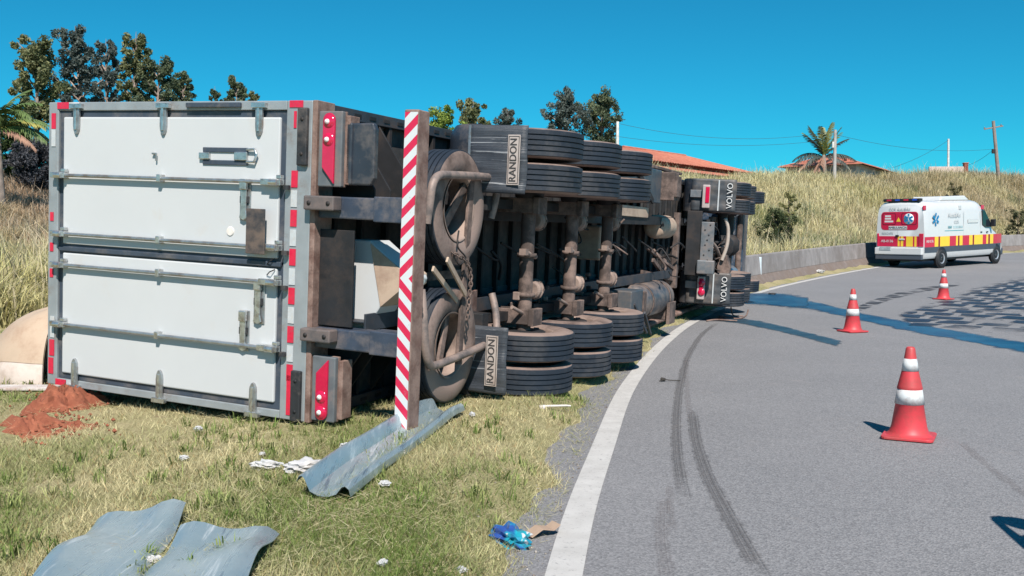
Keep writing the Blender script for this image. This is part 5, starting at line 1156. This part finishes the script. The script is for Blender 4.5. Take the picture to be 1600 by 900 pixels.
tree_at(58, 238, 41, 96, 33, 'dense grey purple bush under the palm at the field edge', ((.035, .04, .05), (.10, .10, .115)), n=7500, low=.08, name='bush', size=.12, clumps=22, cat='bush')
tree_at(20, 200, 44, 90, 34, 'dark green bushy tree between the palm and the tall eucalyptus', ((.03, .055, .02), (.10, .14, .045)), n=6500, low=.2, name='leafy_tree', size=.14, clumps=20)
tree_at(150, 215, 46, 120, 35, 'dark green bush hidden behind the trailer roof edge', ((.03, .055, .02), (.10, .14, .045)), n=4000, low=.15, name='bush', size=.14, clumps=14, cat='bush')

def frond(L, elev, curl, az, droop, m, parent, nl=26, ll=.5):
    """arched rib with two rows of leaflets"""
    pts = []; p = Vector((0, 0, 0)); e = elev; st_ = L / 12
    for k in range(13): pts.append(p.copy()); p = p + Vector((math.cos(az) * math.cos(e), math.sin(az) * math.cos(e), math.sin(e))) * st_; e -= curl / 12
    b = B().tube(pts, [.03 * (1 - .85 * k / 12) + .004 for k in range(13)], 5); sd = Vector((-math.sin(az), math.cos(az), 0))
    for k in range(nl):
        t = .12 + .88 * k / nl; i = min(11, int(t * 12)); q = pts[i].lerp(pts[i + 1], t * 12 - i); d_ = (pts[i + 1] - pts[i]).normalized()
        l = ll * math.sin(math.pi * (.15 + .8 * t)) ** .7
        for s in (-1, 1):
            tip = q + (sd * s * .75 + d_ * .7).normalized() * l * (1 - droop * .4) + Vector((0, 0, -droop * l * random.uniform(.5, 1.1))); w_ = d_ * .03
            md_ = q.lerp(tip, .5) + Vector((0, 0, .06 * l)); b.add([q - w_, q + w_, md_ + w_ * 1.2, tip, md_ - w_ * 1.2], [(0, 1, 2, 4), (4, 2, 3)])
    return b.out('frond', m, parent, fixn=False)
pg = mat('palm_green', (.10, .15, .045), .5, var=.3, scale=2); py_ = mat('palm_yellow', (.28, .26, .07), .55, var=.25, scale=2); pb = mat('palm_dry', (.30, .17, .12), .8, var=.3, scale=2); pdk = mat('palm_dark', (.035, .05, .045), .6, var=.3)
def palm(x, y, zc, spec, label, trunk_r=.16, k_=1.):
    z0 = gz(x, y) - .1; root = empty('palm_tree', Matrix.Translation((x, y, zc)))
    B().tube([(.1, 0, z0 - zc), (.06, 0, (z0 - zc) * .5), (0, 0, 0), (0, 0, .25)], [trunk_r * 1.3, trunk_r, trunk_r * .9, .05], 12).out('trunk', bark, root)
    for (L, el, cu, az, dr, m_) in spec: frond(L * k_, rad(el), rad(cu), rad(az), dr, m_, root, ll=(.34 if dr > .85 else .55) * k_)
    return tag(root, label, 'palm tree')
pc_ = far(1287, 246, 68)
palm(pc_.x, 68, pc_.z, [(2.1, 86, 20, 10, .3, pg), (2.1, 74, 22, 175, .35, pg), (2.0, 80, 25, 80, .3, py_), (2.0, 66, 34, 150, .4, pg), (2.1, 78, 15, -60, .3, py_), (2.0, 66, 34, 20, .4, pg), (2.0, 72, 25, -120, .35, pg), (1.9, 62, 40, 195, .45, pdk), (2.0, 70, 20, -20, .35, pg), (2.0, 70, 28, -160, .35, py_), (1.8, 58, 45, -10, .5, pdk),
    (2.0, 20, 75, 180, .9, pdk), (2.1, 25, 70, 0, .9, pdk), (2.0, 35, 90, 160, .9, pdk), (2.0, 32, 80, 25, .9, pdk), (1.9, -5, 50, 190, .9, pb), (1.6, -35, 25, 215, .7, pb), (1.8, 5, 70, -20, 1, pdk), (1.6, 15, 90, 200, 1, pdk), (1.5, -20, 40, 240, .8, pb)], 'coconut palm with drooping dark fronds beside the house on the hill', k_=1.2)
pl = far(-8, 205, 36)
palm(pl.x, 36, pl.z, [(2.3, 70, 90, 0, .5, pg), (2.4, 45, 95, 10, .6, pg), (2.4, 60, 110, -25, .7, pg), (2.3, 20, 70, -8, .7, pg), (2.2, 30, 90, 25, .6, pg), (2.2, 80, 60, 40, .4, pg), (2.1, 5, 60, -15, .9, pb), (2.3, 50, 100, -60, .6, pg), (2.2, 60, 90, 180, .5, pg), (2.2, 30, 90, 220, .6, pg), (2.2, 40, 90, 130, .6, pg), (2.0, 65, 80, -40, .5, pg), (2.0, 40, 80, 5, .5, py_)], 'green palm with arching fronds and one dry frond at the field edge', .2)

# ------------------------------------------------------------------ houses, wall, poles and wires on the hill
tile = mat('roof_tile', (.44, .165, .11), .8, var=.2, scale=5, dirt=(.36, .11, .07), damt=.35, dscale=2, bump=.2); brickm = mat('red_wall', (.30, .085, .06), .9, var=.2, dirt=(.2, .07, .055), damt=.3); plaster = mat('plaster', (.62, .50, .45), .9, var=.12, dirt=(.45, .33, .29), damt=.3); frame_m = mat('window_white', (.6, .6, .58), .5); wgl = mat('house_glass', (.03, .035, .045), .15)
def roof_slope(b, a0, a1, e0, e1, n):
    """corrugated tiled slope between a ridge (a0-a1) and an eave (e0-e1)"""
    a0, a1, e0, e1 = [Vector(q) for q in (a0, a1, e0, e1)]; nn = (a1 - a0).cross(e0 - a0).normalized()
    if nn.z < 0: nn = -nn
    vs = []
    for i in range(n * 2 + 1):
        t = i / (n * 2); o_ = nn * (.05 if i % 2 else 0); vs += [a0.lerp(a1, t) + o_, e0.lerp(e1, t) + o_]
    b.add(vs, [(2 * i, 2 * i + 2, 2 * i + 3, 2 * i + 1) for i in range(n * 2)])
def house(p, q, depth, eave, ridge, wall_m, label, skirt=.0, over=.5, porch=False):
    """p, q: ends of the front wall on plan; the ridge runs along it"""
    p, q = Vector((*p, 0)), Vector((*q, 0)); d_ = (q - p); L = d_.length; d_.normalize(); nb = Vector((-d_.y, d_.x, 0))
    z0 = min(gz(p.x, p.y), gz(q.x, q.y)) - .4; M = Matrix(((d_.x, nb.x, 0, p.x), (d_.y, nb.y, 0, p.y), (0, 0, 1, 0), (0, 0, 0, 1))); root = empty('house', M)
    b = B().box((0, 0, z0), (L, depth, eave)); b.out('wall', wall_m, root)
    r = B(); h = depth / 2; o = over
    roof_slope(r, (h, h, ridge), (L - h, h, ridge), (-o, -o, eave - .1), (L + o, -o, eave - .1), int(L / .3)); roof_slope(r, (h, h, ridge), (L - h, h, ridge), (-o, depth + o, eave - .1), (L + o, depth + o, eave - .1), int(L / .3))
    roof_slope(r, (h, h, ridge), (h, h, ridge), (-o, -o, eave - .1), (-o, depth + o, eave - .1), int(depth / .3)); roof_slope(r, (L - h, h, ridge), (L - h, h, ridge), (L + o, -o, eave - .1), (L + o, depth + o, eave - .1), int(depth / .3))
    ro = r.out('roof', tile, root, fixn=False)
    B().tube([(h, h, ridge + .03), (L - h, h, ridge + .03)], .09, 8).out('ridge_tile', tile, ro)
    if porch:
        r = B(); roof_slope(r, (-1, -.02, eave - .32), (L + 1, -.02, eave - .32), (-1, -2.4, eave - .85), (L + 1, -2.4, eave - .85), int(L / .3)); r.out('porch_roof', tile, root, fixn=False)
        for k in range(5): B().box((k * L / 4 - .08, -2.3, z0), (k * L / 4 + .08, -2.14, eave - .84)).out('porch_post', brickm, root)
    for k in range(max(2, int(L / 3))):
        x = 1.2 + k * 3.0
        if x + 1.3 > L: break
        w_ = B().box((x, -.04, eave - 1.35), (x + 1.2, .02, eave - .45)).out('window', frame_m, root); B().box((x + .07, -.055, eave - 1.28), (x + .57, -.03, eave - .52)).out('pane', wgl, w_); B().box((x + .63, -.055, eave - 1.28), (x + 1.13, -.03, eave - .52)).out('pane', wgl, w_)
    return tag(root, label, 'house')
f1 = far(1000, 244, 60); f2 = far(1172, 262, 72)
house((f1.x, 60), (f2.x, 72), 7, 6.85, 8.05, brickm, 'long red walled house with orange tiled roof on the hill above the tyres', porch=True)
g1 = far(1338, 262, 68); g2 = far(1440, 275, 88); house((g1.x, 68), (g2.x, 88), 5, 7.25, 8.15, plaster, 'pale house with orange tiled roof beside the coconut palm')
w1 = far(1452, 270, 80); w2 = far(1506, 266, 80)
gw = B().box((w1.x, 80, gz(w1.x, 80) - .5), (w2.x, 80.2, 7.95)).out('garden_wall', plaster, None, .02); tag(gw, 'low pink plaster garden wall at the top of the dry grass bank', 'wall')
pr_ = empty('gate_pillar', Matrix.Translation((w2.x + .18, 80.1, 0))); B().box((-.16, -.16, gz(w2.x, 80) - .5), (.16, .16, 8.2)).out('pillar_shaft', brickm, pr_, .01); B().box((-.2, -.2, 8.202), (.2, .2, 8.28)).out('pillar_cap', tile, pr_, .01); tag(pr_, 'dark red brick pillar at the end of the plaster garden wall', 'pillar')
cpole = mat('pole_concrete', (.42, .40, .39), .85, var=.15, dirt=(.3, .27, .25), damt=.3); cwood = mat('pole_wood', (.26, .21, .19), .9, var=.2)
def pole(u, vt, Y, r, label, m, du=0, arm=False, lampy=False):
    t = far(u, vt, Y); z0 = gz(t.x, Y) - .5; root = empty('utility_pole', Matrix.Translation((t.x, Y, 0))); dx = du * Y / 1500
    B().tube([(dx, 0, z0), (0, 0, t.z)], [r * 1.25, r], 12).out('shaft', m, root)
    if arm:
        B().bar((-.62, .2, t.z - .62), (.66, -.25, t.z - .42), .10, .10).out('cross_arm', cwood, root, .01)
        for k, xx in enumerate((-.55, 0, .58)): B().lathe([(0, .03), (.04, .06), (.08, .05), (.14, .03)], 10, (xx, .1 - xx * .3, t.z - .5 + xx * .16), 'z').out('insulator', mat('insulator', (.12, .1, .1), .3), root)
        B().box((-.09, -.16, t.z - 2.55), (.16, .0, t.z - 2.2)).out('junction_box', under, root, .02)
    if lampy: B().box((-.22, -.12, t.z - 1.2), (-.08, .0, t.z - .8)).out('meter_box', frame_m, root, .02)
    tag(root, label, 'utility pole'); return Vector((t.x, Y, t.z))
q1 = pole(965, 190, 59, .09, 'thin white post rising behind the pointed eucalyptus', frame_m)
q2 = pole(1305, 203, 65, .10, 'slim pale pole standing in front of the coconut palm', cpole, lampy=True)
q3 = pole(1482, 217, 84, .09, 'short white pole behind the plaster garden wall', frame_m, 1)
q4 = pole(1552, 189, 76, .12, 'leaning wooden utility pole with a cross-arm on the bank top', cwood, 12, arm=True)
wire_m = mat('wire', (.04, .05, .06), .5)
def wire(a, b_, sag, label, r=.012):
    P = [a.lerp(b_, t) - Vector((0, 0, 4 * sag * t * (1 - t))) for t in np.linspace(0, 1, 25)]; tag(B().tube(P, r, 4).out('power_line', wire_m), label, 'wire')
wire(q1 - Vector((0, 0, .1)), q2 - Vector((0, 0, .1)), .7, 'upper power line from the white post to the pole by the palm')
wire(q1 - Vector((0, 0, .9)), q2 - Vector((0, 0, .6)), .5, 'lower power line from the white post to the pole by the palm')
wire(q2 - Vector((0, 0, .3)), q4 - Vector((0, 0, 2.2)), .5, 'long power line from the palm pole to the leaning pole')
wire(q3 - Vector((0, 0, .1)), far(1395, 262, 68), .2, 'power line running down from the short white pole to the pale house')
wire(q4 - Vector((0, 0, 2.3)), far(1510, 259, 80), .15, 'power line running down from the leaning pole to the brick pillar')
# white marker post at the barrier end
mp_ = spot(1186, 440); o = box('marker_post', (mp_.x - .06, mp_.y - .06, gz(mp_.x, mp_.y) - .1), (mp_.x + .06, mp_.y + .06, gz(mp_.x, mp_.y) + .75), mat('marker_white', (.5, .58, .64), .6, var=.1), None, .02); tag(o, 'short white marker post at the near end of the concrete barrier', 'post')

# ------------------------------------------------------------------ bystander: stands beside the camera, only the shadow reaches into the picture
def bystander(x, y, face):
    P = []; R = []; Ed = []
    def v(p, r, parent=None):
        P.append(p); R.append(r); i = len(P) - 1
        if parent is not None: Ed.append((parent, i))
        return i
    pel = v((0, 0, .97), .135); sp1 = v((0, 0, 1.14), .125, pel); ch = v((0, .0, 1.34), .14, sp1); nk = v((0, .0, 1.475), .055, ch)
    h0 = v((0, .02, 1.55), .062, nk); h1 = v((0, .025, 1.63), .088, h0); v((0, .01, 1.71), .07, h1)
    v((0, .118, 1.615), .014, v((0, .098, 1.625), .02, h1))
    for s in (-1, 1):
        v((s * .093, .01, 1.62), .018, h1)
        sh = v((s * .18, 0, 1.41), .062, ch); el = v((s * .25, .08, 1.16), .045, sh); wr = v((s * .10, .27, 1.36), .028, el); pa = v((s * .065, .30, 1.42), .030, wr)
        for k in range(4):
            a = v((s * (.055 - .0) , .315 + .004 * k, 1.455 - .018 * k + .02), .0095, pa); b_ = v((s * .03, .335, 1.475 - .019 * k), .009, a); v((s * .012, .335, 1.472 - .019 * k), .008, b_)
        t = v((s * .05, .285, 1.455), .010, pa); v((s * .025, .285, 1.475), .009, t)
        hp = v((s * .095, 0, .90), .095, pel); kn = v((s * .11, .02, .50), .062, hp); an = v((s * .12, -.02, .09), .045, kn); v((s * .135, .15, .045), .042, an)
    me = bpy.data.meshes.new('person'); me.from_pydata(P, Ed, []); o = bpy.data.objects.new('person_skeleton', me); COL.objects.link(o)
    md = o.modifiers.new('skin', 'SKIN'); o.modifiers.new('sub', 'SUBSURF').levels = 2
    for i, r in enumerate(R): me.skin_vertices[0].data[i].radius = (r, r); me.skin_vertices[0].data[i].use_root = i == 0
    dg = bpy.context.evaluated_depsgraph_get(); m2 = bpy.data.meshes.new_from_object(o.evaluated_get(dg)); bpy.data.objects.remove(o)
    m2.materials.clear()
    for mm in (mat('skin_tone', (.38, .22, .15), .5, var=.05), mat('navy_shirt', (.03, .04, .07), .85, var=.2), mat('grey_trousers', (.06, .06, .065), .9, var=.2), mat('shoe_leather', (.02, .018, .016), .5)): m2.materials.append(mm)
    for p in m2.polygons:
        c = p.center; p.use_smooth = True
        p.material_index = 3 if c.z < .11 else 2 if (c.z < .96 and abs(c.y) < .2) else 0 if (c.z > 1.47 and abs(c.x) < .11 and c.y < .2) or c.y > .21 else 1
    root = link('person', m2, None); root.location = (x, y, road_z(x, y) + .004); root.rotation_euler.z = face
    cap = B().lathe([(1.645, .098), (1.69, .097), (1.73, .078), (1.755, .04), (1.762, 0)], 24, (0, .012, 0), 'z'); cap.prism([(-.075, .09), (-.06, .15), (0, .175), (.06, .15), (.075, .09)], 1.645, 1.655, lambda u, w2, t: (u, w2, t)); cap.out('cap', MATS['navy_shirt'], root)
    for s in (-1, 1): B().lathe([(-.010, 0), (-.007, .007), (0, .010), (.007, .007), (.010, 0)], 10, (s * .032, .103, 1.645), 'y').out('eye', mat('eye_dark', (.03, .02, .02), .2), root)
    tag(root, 'person in navy shirt and cap standing on the road holding up a phone', 'person')
    ph = box('phone', (-.04, .328, 1.40), (.04, .338, 1.50), mat('phone_black', (.01, .01, .012), .2), None, .004); ph.location = root.location; ph.rotation_euler.z = face; tag(ph, 'black phone held up by the person in the navy cap', 'phone')
bystander(3.13, 3.86, rad(18))
